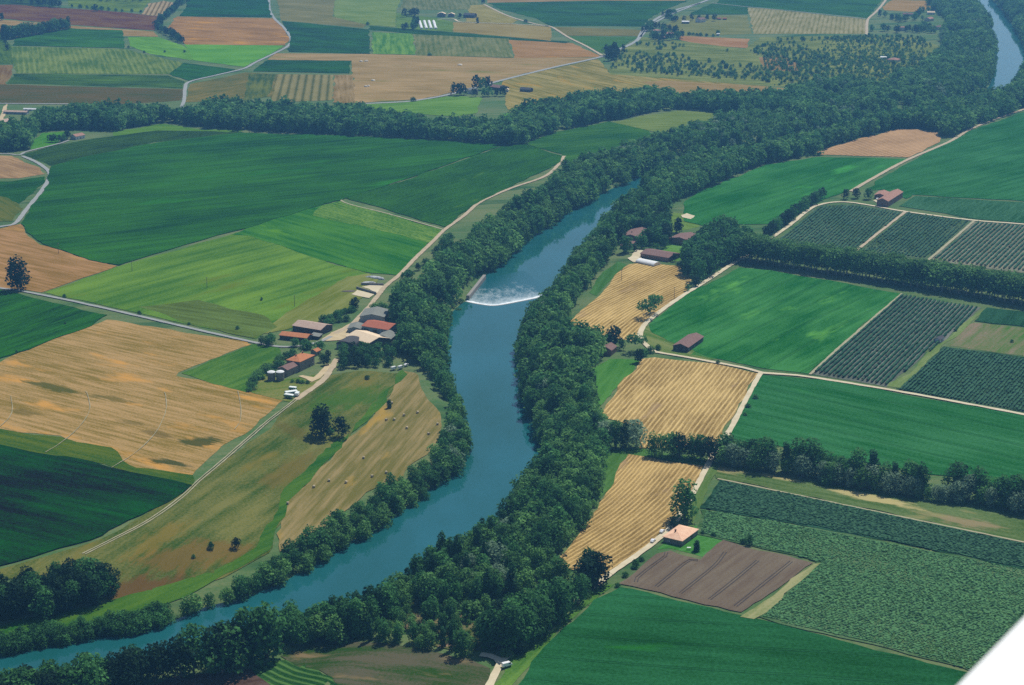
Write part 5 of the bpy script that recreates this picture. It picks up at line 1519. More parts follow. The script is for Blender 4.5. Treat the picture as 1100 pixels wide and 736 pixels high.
def trunk_geo(kind, seed):
    r = np.random.default_rng(seed + 99)
    leaf, zb, rad, nl, shape = KINDS[kind]
    segs = []
    base = .021 if shape != 'spire' else .016
    top = zb + (1 - zb) * .62
    bend = r.normal(0, .012, 2)
    main = [(0, 0, -.05, base * 1.35), (0, 0, .02, base), (bend[0], bend[1], max(.08, zb * .8 + .05), base * .8), (bend[0] * 2, bend[1] * 2, top, base * .3)]
    segs.append(main)
    if shape != 'dome':
        for k in range(5):
            a = k * 1.4 + r.random()
            z0 = max(.06, zb * .75 + .05) + .07 * k
            L = rad * (.7 + .3 * r.random())
            segs.append([(bend[0], bend[1], z0, base * .5), (bend[0] + L * .5 * math.cos(a), bend[1] + L * .5 * math.sin(a), z0 + .10, base * .36),
                         (bend[0] + L * math.cos(a), bend[1] + L * math.sin(a), z0 + .22, base * .12)])
    V, Fq = [], []
    n = 7
    for s in segs:
        b0_ = len(V)
        for x, y, z, rr in s:
            V += [(x + rr * math.cos(2 * PI * k / n), y + rr * math.sin(2 * PI * k / n), z) for k in range(n)]
        for j in range(len(s) - 1):
            Fq += [(b0_ + j * n + k, b0_ + j * n + (k + 1) % n, b0_ + (j + 1) * n + (k + 1) % n, b0_ + (j + 1) * n + k) for k in range(n)]
    return V, Fq


PROTO = {}


def proto(kind, var, hi=True):
    key = (kind, var, hi)
    if key in PROTO:
        return PROTO[key]
    n = {'spire': 560, 'dome': 420}.get(KINDS[kind][4], 1050)
    if kind in ('poplar',):
        n = 620
    qs = .0245 if KINDS[kind][4] != 'dome' else .050
    V, t = crown_quads(kind, hash_(kind) + var * 17, n, qs)
    cm = quad_mesh('crown', V, t, LEAF[KINDS[kind][0]])
    tv, tf = trunk_geo(kind, hash_(kind) + var)
    tm = bpy.data.meshes.new('trunk')
    tm.from_pydata(tv, [], tf)
    tm.materials.append(PALEBARK if kind == 'plane' else BARK)
    tm.update()
    PROTO[key] = (cm, tm)
    return PROTO[key]


def hash_(s):
    return sum((i + 1) * ord(ch) for i, ch in enumerate(s))


FIRST = {}


QUEUE = []


def plant(*a):
    QUEUE.append(a)


def plant_now(kind, P, h, label, group=None, name=None, cat='tree', wide=1.0):
    """one tree: an Empty at its foot with trunk and crown (shared meshes)"""
    var = int(rng.integers(0, 3))
    name = name or {'bush': 'bush', 'palebush': 'bush', 'poplar': 'poplar_tree', 'pale': 'willow_tree', 'plane': 'plane_tree'}.get(kind, 'tree')
    key = (kind, var, name)
    rz = rng.random() * 2 * PI
    if key not in FIRST:
        cm, tm = proto(kind, var)
        root = empty(name, (0, 0, 0))
        for nm, mm in (('trunk', tm), ('crown', cm)):
            c = bpy.data.objects.new(nm, mm)
            COL.objects.link(c)
            c.parent = root
        FIRST[key] = root
    else:
        root = FIRST[key].copy()
        COL.objects.link(root)
        for ch in FIRST[key].children:
            c = ch.copy()
            COL.objects.link(c)
            c.parent = root
    for k in list(root.keys()):
        del root[k]
    root.location = (float(P[0]), float(P[1]), float(P[2]))
    root.rotation_euler = (0, 0, rz)
    wd = wide * (0.9 + .25 * rng.random())
    root.scale = (h * wd, h * wd, h)
    return tag(root, label, cat, group)


# keep clear of roads and buildings
ROADS = []
for pts, hw in (([(515, 760), (528, 733), (538, 713), (545, 706)], 6), ([(683, 598), (703, 583), (720, 568), (730, 554), (747, 526), (770, 482), (785, 461), (800, 432), (815, 405)], 4.0),
                ([(703, 378), (694, 371), (687.5, 361), (692, 350), (703, 340), (721, 326.5), (740, 314), (760, 301.5), (782, 287), (800, 276)], 3.5), ([(815, 264), (830, 255), (846, 244), (870, 225), (882, 220), (915, 218)], 3.5),
                ([(360, 359), (374, 352), (386, 341), (396, 331), (406, 318), (415, 307), (430, 295), (446, 278), (465, 260), (478, 247), (500, 231), (515, 218), (548, 203), (585, 190), (601, 176)], 5.0),
                ([(362, 386), (354, 400), (347, 409), (334, 419)], 5.0)):
    ROADS.append((gxy(pts), hw))


def clear(P):
    ok = np.ones(len(P), bool)
    for r_, hw in ROADS:
        ok &= pdist(r_, P, closed=False) > hw
    for f in FOOT:
        near = np.hypot(*(P - f.mean(0)).T) < 60
        if near.any():
            s = np.full(len(P), 99.0)
            s[near] = sdist(f, P[near])
            ok &= s > 3.0
    return ok


KEEP_OPEN = [gxy(q) for q in ([(500, 670), (520, 658), (548, 652), (566, 653), (562, 666), (544, 670), (526, 679), (510, 690), (500, 684)],
                              [(447, 300), (456, 290), (468, 282), (474, 288), (462, 306), (450, 318)], [(430, 658), (450, 650), (464, 658), (446, 668)])]


def scatter(poly_px, spacing, river=1.5, z=None, keep_open=True):
    P = gxy(poly_px) if z is None else flat(poly_px, z)
    lo, hi = P.min(0), P.max(0)
    ys = np.arange(lo[1], hi[1], spacing * .87)
    G = []
    for i, y in enumerate(ys):
        x = np.arange(lo[0] + (i % 2) * spacing * .5, hi[0], spacing)
        G.append(np.c_[x, np.full(len(x), y)])
    G = np.vstack(G)
    G = G + rng.uniform(-.38, .38, G.shape) * spacing
    G = G[inside(P, G)]
    if river is not None:
        G = G[sdist(RIVER, G) > river]
    ok = clear(G)
    for q in KEEP_OPEN if keep_open else []:
        ok &= ~inside(q, G)
    ok &= pdist(np.array([wa, wb]), G, closed=False) > 11
    ok &= pdist(np.array([wa, wb]) + wn * (12 if wn[0] > 0 else -12), G, closed=False) > 13
    return G[ok]


# zones of woodland: (foot polygon in the photo, spacing, heights, mix, place words)
W_ = dict
ZONES = [
    W_(poly=[(426, 374), (424, 350), (428, 322), (440, 318), (450, 312), (466, 300), (482, 280), (512, 262), (530, 245), (560, 231), (592, 208), (612, 190), (645, 180), (690, 172), (705, 184), (672, 199), (640, 214), (607, 234), (573, 257), (550, 279), (520, 303), (504, 327), (490, 343), (481, 366), (478, 386), (452, 392), (440, 384)],
       sp=7.6, h=(8, 19), mix=W_(broad=5, light=1.6, broad2=4, tall=3, pale=1.8), where='left bank wood'),
    W_(poly=[(452, 392), (478, 380), (484, 406), (491, 427), (500, 446), (506, 468), (504, 492), (492, 516), (468, 533), (440, 553), (406, 577), (375, 593), (339, 616), (311, 633), (272, 648), (227, 660), (196, 672), (206, 656), (240, 640), (268, 624), (294, 612), (312, 602), (336, 588), (358, 575), (383, 558), (404, 541), (432, 526), (451, 515), (466, 500), (483, 477), (488, 452), (479, 428), (465, 406)],
       sp=6.6, h=(6.5, 12.5), mix=W_(broad=6, light=1.6, broad2=3, tall=2, pale=1.5, bush=1), where='left bank strip'),
    W_(poly=[(192, 678), (165, 684), (134, 690), (98, 694), (60, 702), (0, 712), (-60, 722), (-60, 702), (0, 693), (60, 683), (110, 675), (150, 669), (186, 661)],
       sp=3.6, h=(5.5, 9), mix=W_(bush=3, broad=6, darkround=1), where='low bank hedge'),
    W_(poly=[(-70, 648), (0, 646), (55, 634), (96, 625), (112, 622), (124, 638), (108, 650), (60, 662), (0, 672), (-70, 678)],
       sp=6.2, h=(10, 15), mix=W_(darkround=6, broad=3, columnar=1), where='dark copse'),
    W_(poly=[(574, 345), (562, 366), (558, 395), (562, 425), (569, 450), (578, 470), (587, 496), (581, 516), (560, 541), (543, 562), (560, 600), (592, 612), (602, 595), (628, 566), (647, 540), (643, 520), (648, 490), (648, 470), (641, 448), (634, 426), (628, 402), (640, 390), (646, 381), (640, 374), (612, 368), (606, 354), (607, 346), (592, 336)],
       sp=7.4, h=(8, 18), mix=W_(broad=5, light=1.6, broad2=5, tall=3, pale=2, poplar=1.5), where='right bank wood'),
    W_(poly=[(588, 332), (603, 310), (618, 287), (636, 266), (652, 246), (668, 228), (690, 216), (716, 224), (716, 236), (700, 246), (676, 256), (662, 262), (652, 282), (638, 298), (626, 314), (604, 346), (590, 340), (576, 345)],
       sp=7.6, h=(8, 17), mix=W_(broad=4, light=1.6, broad2=5, tall=3, pale=2, poplar=1.5), where='upper right bank wood'),
    W_(poly=[(543, 562), (518, 588), (484, 604), (462, 618), (442, 634), (417, 654), (387, 671), (346, 684), (311, 695), (306, 704), (340, 693), (400, 689), (440, 699), (498, 706), (516, 700), (503, 686), (498, 668), (518, 654), (550, 648), (570, 652), (590, 640), (610, 625), (592, 612), (560, 600)],
       sp=7.4, h=(6, 16), mix=W_(broad=3.5, light=1.6, broad2=4, tall=2, poplar=2.5, pale=2, palebush=3), where='lower right bank wood'),
    W_(poly=[(304, 686), (345, 678), (385, 666), (412, 652), (424, 664), (398, 684), (340, 690), (306, 703)],
       sp=5.6, h=(10, 15), mix=W_(broad=4, tall=3, poplar=2, broad2=2), where='fallow bank'),
    W_(poly=[(514, 694), (530, 684), (550, 672), (570, 668), (592, 652), (606, 640), (634, 618), (642, 624), (632, 640), (604, 664), (584, 688), (560, 700), (548, 706), (530, 702)],
       sp=7.0, h=(10, 16), mix=W_(broad=4, tall=3, columnar=2, poplar=2), where='track wood'),
    W_(poly=[(311, 697), (270, 711), (220, 719), (200, 722), (196, 732), (250, 722), (285, 713), (308, 702)],
       sp=7.4, h=(17, 23), mix=W_(broad=6, darkround=3, tall=2), where='bottom bank grove'),
    W_(poly=[(200, 722), (160, 727), (100, 740), (40, 753), (-70, 783), (-70, 800), (60, 768), (150, 738), (196, 731)],
       sp=6.0, h=(12, 18), mix=W_(broad=5, darkround=3, pale=1.6), where='bottom left bank'),
    # ---- farther woods
    W_(poly=[(-80, 142), (0, 146), (30, 140), (60, 128), (75, 126), (130, 124), (200, 126), (245, 120), (280, 122), (380, 125), (450, 138), (500, 142), (538, 140), (553, 157), (490, 151.5), (415, 147.5), (347, 144.5), (258, 140), (215, 137), (180, 131), (145, 137), (127, 141), (72, 139.5), (45, 142), (35, 149), (30, 162), (0, 164), (-80, 168)],
       sp=8.6, h=(9, 20), mix=W_(broad=5, light=1.6, broad2=4, tall=3, pale=1.3), where='upper left wood'),
    W_(poly=[(538, 138), (573, 124), (622, 114), (700, 106), (762, 112), (820, 110), (870, 110), (880, 135), (820, 128), (788, 124.5), (760, 119.5), (731, 117.5), (688, 123.5), (656, 130), (600, 141), (563, 154), (553, 157)],
       sp=8.8, h=(9, 20), mix=W_(broad=5, light=1.6, broad2=4, tall=3, pale=1), where='middle wood'),
    W_(poly=[(606, 182), (640, 175), (664, 168), (702, 155), (722, 147), (766, 138), (792, 128), (880, 136), (880, 147), (820, 159), (760, 167), (705, 183), (690, 172), (645, 180)],
       sp=8.4, h=(7, 15), mix=W_(broad=5, light=1.6, broad2=4, tall=2, pale=3), where='far left bank wood'),
    W_(poly=[(858, 100), (870, 98), (900, 92), (950, 92), (990, 80), (1014, 52), (1012, 38), (1018, 22), (1002, 10), (980, -15), (1008, -30), (1042, 0), (1062, 22), (1069, 55), (1067, 84), (1058, 97), (1028, 109), (985, 122), (930, 132), (878, 144), (820, 128), (830, 108)],
       sp=9.4, h=(7, 18), mix=W_(broad=4, light=1.6, broad2=6, tall=1, pale=2), where='top right wood'),
    W_(poly=[(692, 204), (725, 189), (775, 176), (835, 165), (890, 152), (945, 137), (998, 124), (1045, 113), (1085, 106), (1096, 86), (1102, 66), (1140, 60), (1150, 108), (1110, 112), (1085, 122), (1042, 139), (1012, 150), (1010, 142), (985, 138.5), (965, 138), (920, 149), (876, 162), (880, 167), (820, 176), (790, 189), (755, 203), (735, 213), (716, 222), (698, 214)],
       sp=8.0, h=(12, 18), mix=W_(broad=6, light=1.6, broad2=3, tall=3), where='inner bend wood'),
    W_(poly=[(1081, 15), (1064, -5), (1090, -30), (1170, -30), (1170, 60), (1106, 60), (1095, 38)],
       sp=9.6, h=(11, 18), mix=W_(broad=6, light=1.6, broad2=3), where='corner wood'),
    # ---- trees round the farms of the right bank
    W_(poly=[(662, 266), (664, 254), (676, 240), (700, 236), (716, 240), (720, 262), (714, 268), (700, 270), (684, 266), (668, 274)],
       sp=8.0, h=(9, 15), mix=W_(broad=5, darkround=2, tall=2), where='farm trees'),
    W_(poly=[(733, 290), (740, 276), (754, 264), (776, 250), (800, 256), (815, 261), (800, 275), (782, 286), (760, 300), (748, 304), (738, 298)],
       sp=8.0, h=(10, 18), mix=W_(broad=5, darkround=1, tall=2, poplar=2), where='lane grove'),
    W_(poly=[(340, 391), (352, 386), (362, 380), (376, 377), (400, 380), (424, 372), (434, 385), (424, 394), (400, 396), (372, 397), (356, 396)],
       sp=6.2, h=(5, 7.5), mix=W_(broad=5, darkround=3), where='farmhouse trees'),
]

ANCH = [((455, 330), 'uphill from the weir'), ((500, 300), 'beside the concrete guide wall'), ((560, 240), 'along the dark vineyard reach'), ((650, 190), 'below the far straight reach'),
        ((460, 385), 'behind the river farm barns'), ((478, 425), 'at the top of the hay meadow'), ((470, 490), 'at the bulge of the hay meadow'), ((400, 550), 'at the foot of the hay meadow'), ((310, 610), 'at the end of the green swale'), ((220, 655), 'below the two slope bushes'),
        ((60, 690), 'under the green bottom meadow'), ((40, 650), 'below the dark maize corner'),
        ((590, 350), 'facing the weir pool'), ((590, 400), 'left of the small lawn'), ((610, 450), 'left of the square stubble'), ((620, 510), 'left of the upper curving stubble'), ((590, 570), 'left of the lower curving stubble'), ((550, 590), 'on the point of the river bend'),
        ((625, 300), 'below the golden striped stubble top'), ((650, 255), 'left of the riverside farmhouse'), ((480, 620), 'across from the hay meadow foot'), ((420, 660), 'on the bank above the scrubby fallow'), ((350, 690), 'above the vegetable plot'), ((490, 690), 'left of the gravel fork'), ((570, 640), 'around the sandy clearing'),
        ((560, 685), 'beside the gravel fork'), ((620, 645), 'along the soybean field corner'), ((260, 712), 'above the brown ploughed corner'), ((120, 735), 'at the bottom left water edge'), ((20, 755), 'in the bottom left corner'),
        ((690, 255), 'around the riverside farmhouse'), ((765, 280), 'around the pink roofed cottage'), ((385, 385), 'between farmhouse and barns'), ((430, 385), 'above the parked white vans')]
ANCH_P = flat([a for a, _ in ANCH])
LOOK = {'light': 'bright green broadleaf tree', 'broad': 'dark green broadleaf tree', 'broad2': 'mid green broadleaf tree', 'tall': 'tall oval dark tree', 'pale': 'pale grey green willow', 'poplar': 'slim pointed poplar',
        'columnar': 'narrow near black tree', 'bush': 'round dark bush', 'palebush': 'round green bush', 'darkround': 'very dark rounded tree'}

LOWY = flat([(450, 655)])[0][1]
SCRUB = [(428, 664), (442, 650), (500, 650), (548, 648), (572, 650), (566, 668), (530, 682), (512, 696), (460, 692)]
cands = []
for zi, z in enumerate(ZONES):
    P = scatter(z['poly'], z['sp'])
    if not len(P):
        continue
    ks = list(z['mix'])
    pw = np.array([z['mix'][k] for k in ks], float)
    pw /= pw.sum()
    # neighbouring trees tend to be of one kind and height: low frequency fields
    ph = rng.random(6) * 9
    f1 = np.sin(P[:, 0] / 23 + ph[0]) + np.sin(P[:, 1] / 31 + ph[1]) + np.sin((P[:, 0] + P[:, 1]) / 17 + ph[2])
    u = np.clip((f1 / 3 * .5 + .5) * .5 + rng.random(len(P)) * .5, 0, .999)
    cw = np.cumsum(pw)
    kk = np.array([ks[min(len(ks) - 1, int(np.searchsorted(cw, q)))] for q in u])
    hf = np.sin(P[:, 0] / 13 + ph[3]) + np.sin(P[:, 1] / 19 + ph[4]) + np.sin((P[:, 0] - P[:, 1]) / 29 + ph[5])
    t = np.clip(rng.beta(1.3, 1.3, len(P)) * .6 + .4 * (hf / 6 + .5), 0, 1)
    gap = (f1 * .6 + hf + rng.normal(0, .8, len(P))) < (-1.5 if z['where'] == 'top right wood' else -2.5)
    h = (z['h'][0] + (z['h'][1] - z['h'][0]) * t) * 1.27
    # trees at the water's edge and at the rim stay lower
    zz = hgt(P)
    for i in range(len(P)):
        if gap[i]:
            if rng.random() < .6:
                cands.append((P[i, 0], P[i, 1], zz[i], rng.uniform(2.5, 5.5), 'palebush', zi))
            continue
        if z['where'] == 'lower right bank wood' and P[i, 1] < LOWY and P[i, 0] > -70:
            h[i] *= .62
        hh = h[i] * {'bush': .45, 'palebush': .45, 'poplar': 1.15, 'tall': 1.12}.get(kk[i], 1.0)
        cands.append((P[i, 0], P[i, 1], zz[i], hh, kk[i], zi))
# ------------------------------------------------------------------ rows, hedges and single trees
ORD = ['first', 'second', 'third', 'fourth', 'fifth', 'sixth', 'seventh', 'eighth', 'ninth', 'tenth', 'eleventh', 'twelfth', 'thirteenth', 'fourteenth', 'fifteenth', 'sixteenth', 'seventeenth', 'eighteenth', 'nineteenth', 'twentieth']
TENS = {2: 'twenty', 3: 'thirty', 4: 'forty', 5: 'fifty', 6: 'sixty'}


def ordw(j):
    if j < 20:
        return ORD[j]
    t, u = divmod(j + 1, 10)
    return (TENS[t] + ('' if u == 0 else ' ' + ORD[u - 1])) if u else {2: 'twentieth', 3: 'thirtieth', 4: 'fortieth', 5: 'fiftieth', 6: 'sixtieth'}[t]


def tree_row(pts, spacing, kinds, h, label, group, jit=1.0, name=None, wide=1.0, shift=0.0, cat='tree'):
    """label: a phrase with {n} for the place counted from the left end"""
    P = resample(gxy(pts), spacing)
    T = np.gradient(P, axis=0)
    T /= np.linalg.norm(T, axis=1)[:, None]
    P = P + np.c_[-T[:, 1], T[:, 0]] * shift + rng.normal(0, jit, P.shape)
    if P[0, 0] / P[0, 1] > P[-1, 0] / P[-1, 1]:
        P = P[::-1]
    pp = to_px(np.c_[P, np.zeros(len(P)) + 5])
    keep = [i for i in range(len(P)) if -30 < pp[i, 0] < 1130]
    j = 0
    for i in keep:
        k = kinds[int(rng.integers(0, len(kinds)))]
        hh = rng.uniform(*h) * 1.2
        z0 = hgt(P[i:i + 1])[0]
        plant(k, (*P[i], z0), hh, label.format(n=ordw(j)), group, name, cat, wide * 1.15)
        j += 1


PLROW = [(800, 280), (825, 284), (871, 291.5), (936, 301), (975, 307), (1040, 317), (1100, 327.5), (1150, 336)]
tree_row(PLROW, 6.6, ['plane'], (17, 20), '{n} plane tree from the lane end in the front line of the avenue', 'avenue of plane trees', .5, 'plane_tree')
tree_row(PLROW, 6.6, ['plane'], (17, 20), '{n} plane tree from the lane end in the back line of the avenue', 'avenue of plane trees', .5, 'plane_tree', shift=9 if True else 0)
HED = [(776, 499), (790, 501), (820, 507), (872, 513), (897, 521), (936, 526), (985, 536)]
tree_row(HED, 5.6, ['pale', 'pale', 'broad2'], (8, 12), '{n} pale bushy tree from the gravel road in the hedgerow front', 'hedgerow right of the gravel road', 1.0, 'willow_tree')
tree_row(HED, 7.2, ['tall', 'broad', 'poplar'], (12, 17), '{n} dark taller tree from the gravel road in the hedgerow back', 'hedgerow right of the gravel road', 1.2, shift=7)
tree_row([(985, 536), (1012, 538), (1032, 539)], 5, ['pale', 'broad2'], (6, 8.5), '{n} low rounded tree where the hedgerow dips', 'hedgerow right of the gravel road', .8, 'willow_tree')
tree_row([(1030, 538), (1050, 541), (1075, 547), (1100, 552), (1140, 560)], 6.2, ['pale', 'broad2', 'pale'], (9, 13), '{n} pale tree after the hedgerow gap at right', 'hedgerow right of the gravel road', 1.0, 'willow_tree')
tree_row([(1034, 533), (1060, 539), (1100, 547), (1140, 556)], 7.5, ['tall', 'broad'], (13, 18), '{n} dark tall tree after the hedgerow gap at right', 'hedgerow right of the gravel road', 1.2)
tree_row([(640, 478), (652, 480), (668, 481), (683, 481)], 6.0, ['poplar', 'tall', 'pale'], (13, 16), '{n} tree of the left clump between the two stubble fields', 'trees between the stubble fields', .8)
tree_row([(699, 489), (711, 490), (722, 491)], 5.4, ['tall', 'broad', 'broad2'], (12, 15), '{n} tree of the middle clump between the two stubble fields', 'trees between the stubble fields', .8)
tree_row([(733, 492), (748, 494), (762, 496)], 5.2, ['broad', 'tall', 'darkround'], (12, 15), '{n} tree of the right clump between the two stubble fields', 'trees between the stubble fields', .8)
tree_row([(822, 257), (840, 243), (860, 229), (872, 220), (884, 213)], 11, ['broad', 'darkround'], (9, 12), '{n} round tree up the gravel lane beside the big vineyard', 'trees along the vineyard lane', 1.0, wide=1.25)
tree_row([(908, 214), (921, 213), (932, 214)], 10, ['darkround', 'broad'], (9, 12), '{n} dark round tree left of the vineyard barn', 'trees beside the vineyard barn', .6, wide=1.2)
tree_row([(11, 42), (20, 41), (33, 38.5)], 7, ['poplar', 'tall'], (16, 19), '{n} poplar in the left half of the far poplar row', 'far poplar row at the upper left', .5, 'poplar_tree', 1.5)
tree_row([(39, 37.5), (55, 34.5), (73, 31.5)], 9, ['poplar', 'tall'], (15, 18), '{n} poplar in the right half of the far poplar row', 'far poplar row at the upper left', .5, 'poplar_tree', 1.5)
tree_row([(3, 41), (8, 41)], 7, ['poplar'], (17, 19), '{n} poplar at the left of the far lane gap', 'far poplar row at the upper left', .5, 'poplar_tree', 1.5)
tree_row([(197, 47), (188, 42), (180, 38), (172, 34), (170, 29), (176, 22), (184, 15), (192, 7), (200, 2)], 14, ['darkround', 'broad'], (10, 14), '{n} dark tree along the stream line left of the orange stubble', 'stream side trees at the upper left', 2.0, wide=1.3)
tree_row([(36, 6), (50, 7), (66, 8)], 16, ['darkround'], (13, 17), '{n} dark tree of the clump at the top left edge', 'top left clump', 3, wide=1.2)
tree_row([(24, 3), (14, 2), (2, 2), (-10, 2)], 16, ['darkround'], (11, 14), '{n} dark tree behind the top left clump', 'top left clump', 3, wide=1.2)
tree_row([(78, 8), (100, 10), (130, 13), (152, 14)], 22, ['bush', 'broad'], (5, 8), '{n} hedge bush along the green pasture at the top left', 'pasture hedge at the top left', 1.5, 'bush')
tree_row([(110, 2), (130, 1), (150, 2)], 16, ['darkround', 'broad'], (9, 12), '{n} dark tree along the back of the green pasture', 'pasture hedge at the top left', 2.5)
tree_row([(436, 18), (441, 18), (447, 17)], 11, ['darkround'], (11, 14), '{n} dark tree at the back of the clump left of the tunnels', 'clump left of the white tunnels', 2, wide=1.2)
tree_row([(432, 32), (438, 31.5), (444, 32), (447, 29), (446, 24)], 10, ['darkround', 'broad'], (8, 11), '{n} dark tree at the front of the clump left of the tunnels', 'clump left of the white tunnels', 2, wide=1.2)
tree_row([(486, 102.5), (492, 102.8), (498, 102)], 9, ['darkround'], (13, 16), '{n} dark tree at the lane end by the far farm', 'trees around the far farm', 1.5)
tree_row([(513, 96), (519, 96.5), (525, 96)], 9, ['darkround', 'broad'], (14, 18), '{n} dark tree behind the far pale farmhouse', 'trees around the far farm', 1.5, wide=1.2)
tree_row([(513, 104), (520, 104.5), (530, 103), (540, 103.5)], 10, ['broad', 'darkround'], (10, 14), '{n} dark tree before the long dusky barn', 'trees around the far farm', 2, wide=1.1)
tree_row([(694, 35), (699, 30), (710, 33), (716, 34), (727, 36), (700, 41), (708, 45), (722, 44), (730, 41)], 13, ['darkround', 'broad'], (9, 13), '{n} dark tree around the hamlet by the paved road', 'hamlet trees by the paved road', 4, wide=1.25)
tree_row([(652, 60), (656, 62), (660, 60), (664, 56), (658, 66)], 13, ['darkround', 'columnar'], (11, 15), '{n} tall dark tree where the paved road meets the orchard', 'hamlet trees by the paved road', 4, wide=1.2)
tree_row([(733, 23), (742, 22), (762, 22), (768, 23)], 18, ['darkround'], (9, 12), '{n} dark tree around the purple roofed farmhouse', 'purple farm trees', 3, wide=1.2)
tree_row([(722, 24), (727, 23.5), (713, 17), (724, 14)], 20, ['darkround', 'bush'], (7, 10), '{n} dark tree along the paved road at the top', 'purple farm trees', 2, wide=1.2)
tree_row([(728, 37), (745, 38), (765, 39.5)], 9, ['bush'], (4, 6), '{n} hedge bush behind the reddish strip', 'hedge of the reddish strip', 1.5, 'bush')
tree_row([(935, 33), (945, 34), (958, 34.5), (965, 35), (978, 34), (986, 36), (992, 30), (1000, 36)], 12, ['darkround', 'broad', 'broad2'], (9, 13), '{n} tree along the lower side of the top right hamlet', 'top right hamlet trees', 4, wide=1.2)
tree_row([(945, 18), (955, 20), (965, 24), (985, 22), (988, 14), (1008, 12)], 14, ['darkround', 'broad', 'broad2'], (8, 12), '{n} tree along the upper side of the top right hamlet', 'top right hamlet trees', 4, wide=1.2)
tree_row([(54, 153), (60, 153.5), (67, 152.5), (72, 150)], 7, ['darkround', 'broad'], (8, 11), '{n} dark tree left of the house below the upper left wood', 'trees by the upper left house', 1, wide=1.2)
tree_row([(272, 412), (280, 402), (290, 396), (300, 388), (312, 382)], 5.0, ['bush', 'palebush'], (3, 5), '{n} garden hedge bush left of the white silos and farmhouse', 'farmhouse garden hedge', 1.0, 'bush')
tree_row([(268, 420), (274, 416), (276, 410), (283, 406), (290, 401), (298, 396), (308, 390)], 5.0, ['bush', 'palebush'], (2.5, 4.5), '{n} outer garden bush left of the white silos and farmhouse', 'farmhouse garden hedge', 1.4, 'bush')
tree_row([(314, 411), (322, 411.5), (332, 412)], 3.5, ['palebush', 'bush'], (2, 3), '{n} low bush in the planted row beside the forecourt', 'forecourt planting', .5, 'bush')
tree_row([(349, 346), (360, 341), (371, 337), (380, 334)], 4.5, ['bush'], (3.5, 5.5), '{n} bush of the dark hedge above the pinkish roofed barn', 'hedge above the barns', .8, 'bush')
tree_row([(354, 349), (364, 347), (372, 345)], 5, ['palebush', 'bush'], (3, 4.5), '{n} garden bush below the dark hedge of the barns', 'hedge above the barns', 1.5, 'bush')
tree_row([(402, 334), (412, 334), (420, 337)], 5, ['palebush', 'broad2'], (4, 7), '{n} green tree above the grey walled barn', 'trees above the grey barn', 2)
tree_row([(318, 372), (325, 374), (331, 376), (338, 374), (345, 376)], 8, ['broad', 'bush'], (5, 8), '{n} dark tree between lane and stone farmhouse', 'trees by the farm lane', 1.5)
tree_row([(283, 371), (288, 373), (293, 369)], 6, ['broad2', 'broad'], (5, 8), '{n} tree beside the lane left of the orange roofed shed', 'trees by the farm lane', 1.5)
tree_row([(498, 662), (512, 664), (520, 676), (508, 690), (530, 672), (545, 664), (520, 660)], 9, ['broad2', 'palebush'], (4, 8), '{n} young tree around the sandy clearing', 'young trees of the clearing', 3)
tree_row([(430, 298), (447, 285), (462, 272), (473, 258)], 22, ['bush', 'darkround'], (5, 8), '{n} dark bush on the grass below the riverside track', 'bushes below the riverside track', 1.5, 'bush', shift=-9)
tree_row([(811, 428), (799, 447)], 26, ['bush'], (2.2, 3.0), '{n} small dark bush right of the gravel road by the square stubble', None, .5, 'bush')
tree_row([(664, 630), (676, 617), (690, 602)], 14, ['bush'], (1.5, 2.5), '{n} little bush on the verge left of the grey seedbed', None, .5, 'bush')
tree_row([(548, 708), (562, 698), (583, 684), (604, 662)], 9, ['bush', 'palebush'], (2, 4), '{n} low bush on the verge under the track trees', 'verge bushes by the track', 1.5, 'bush')
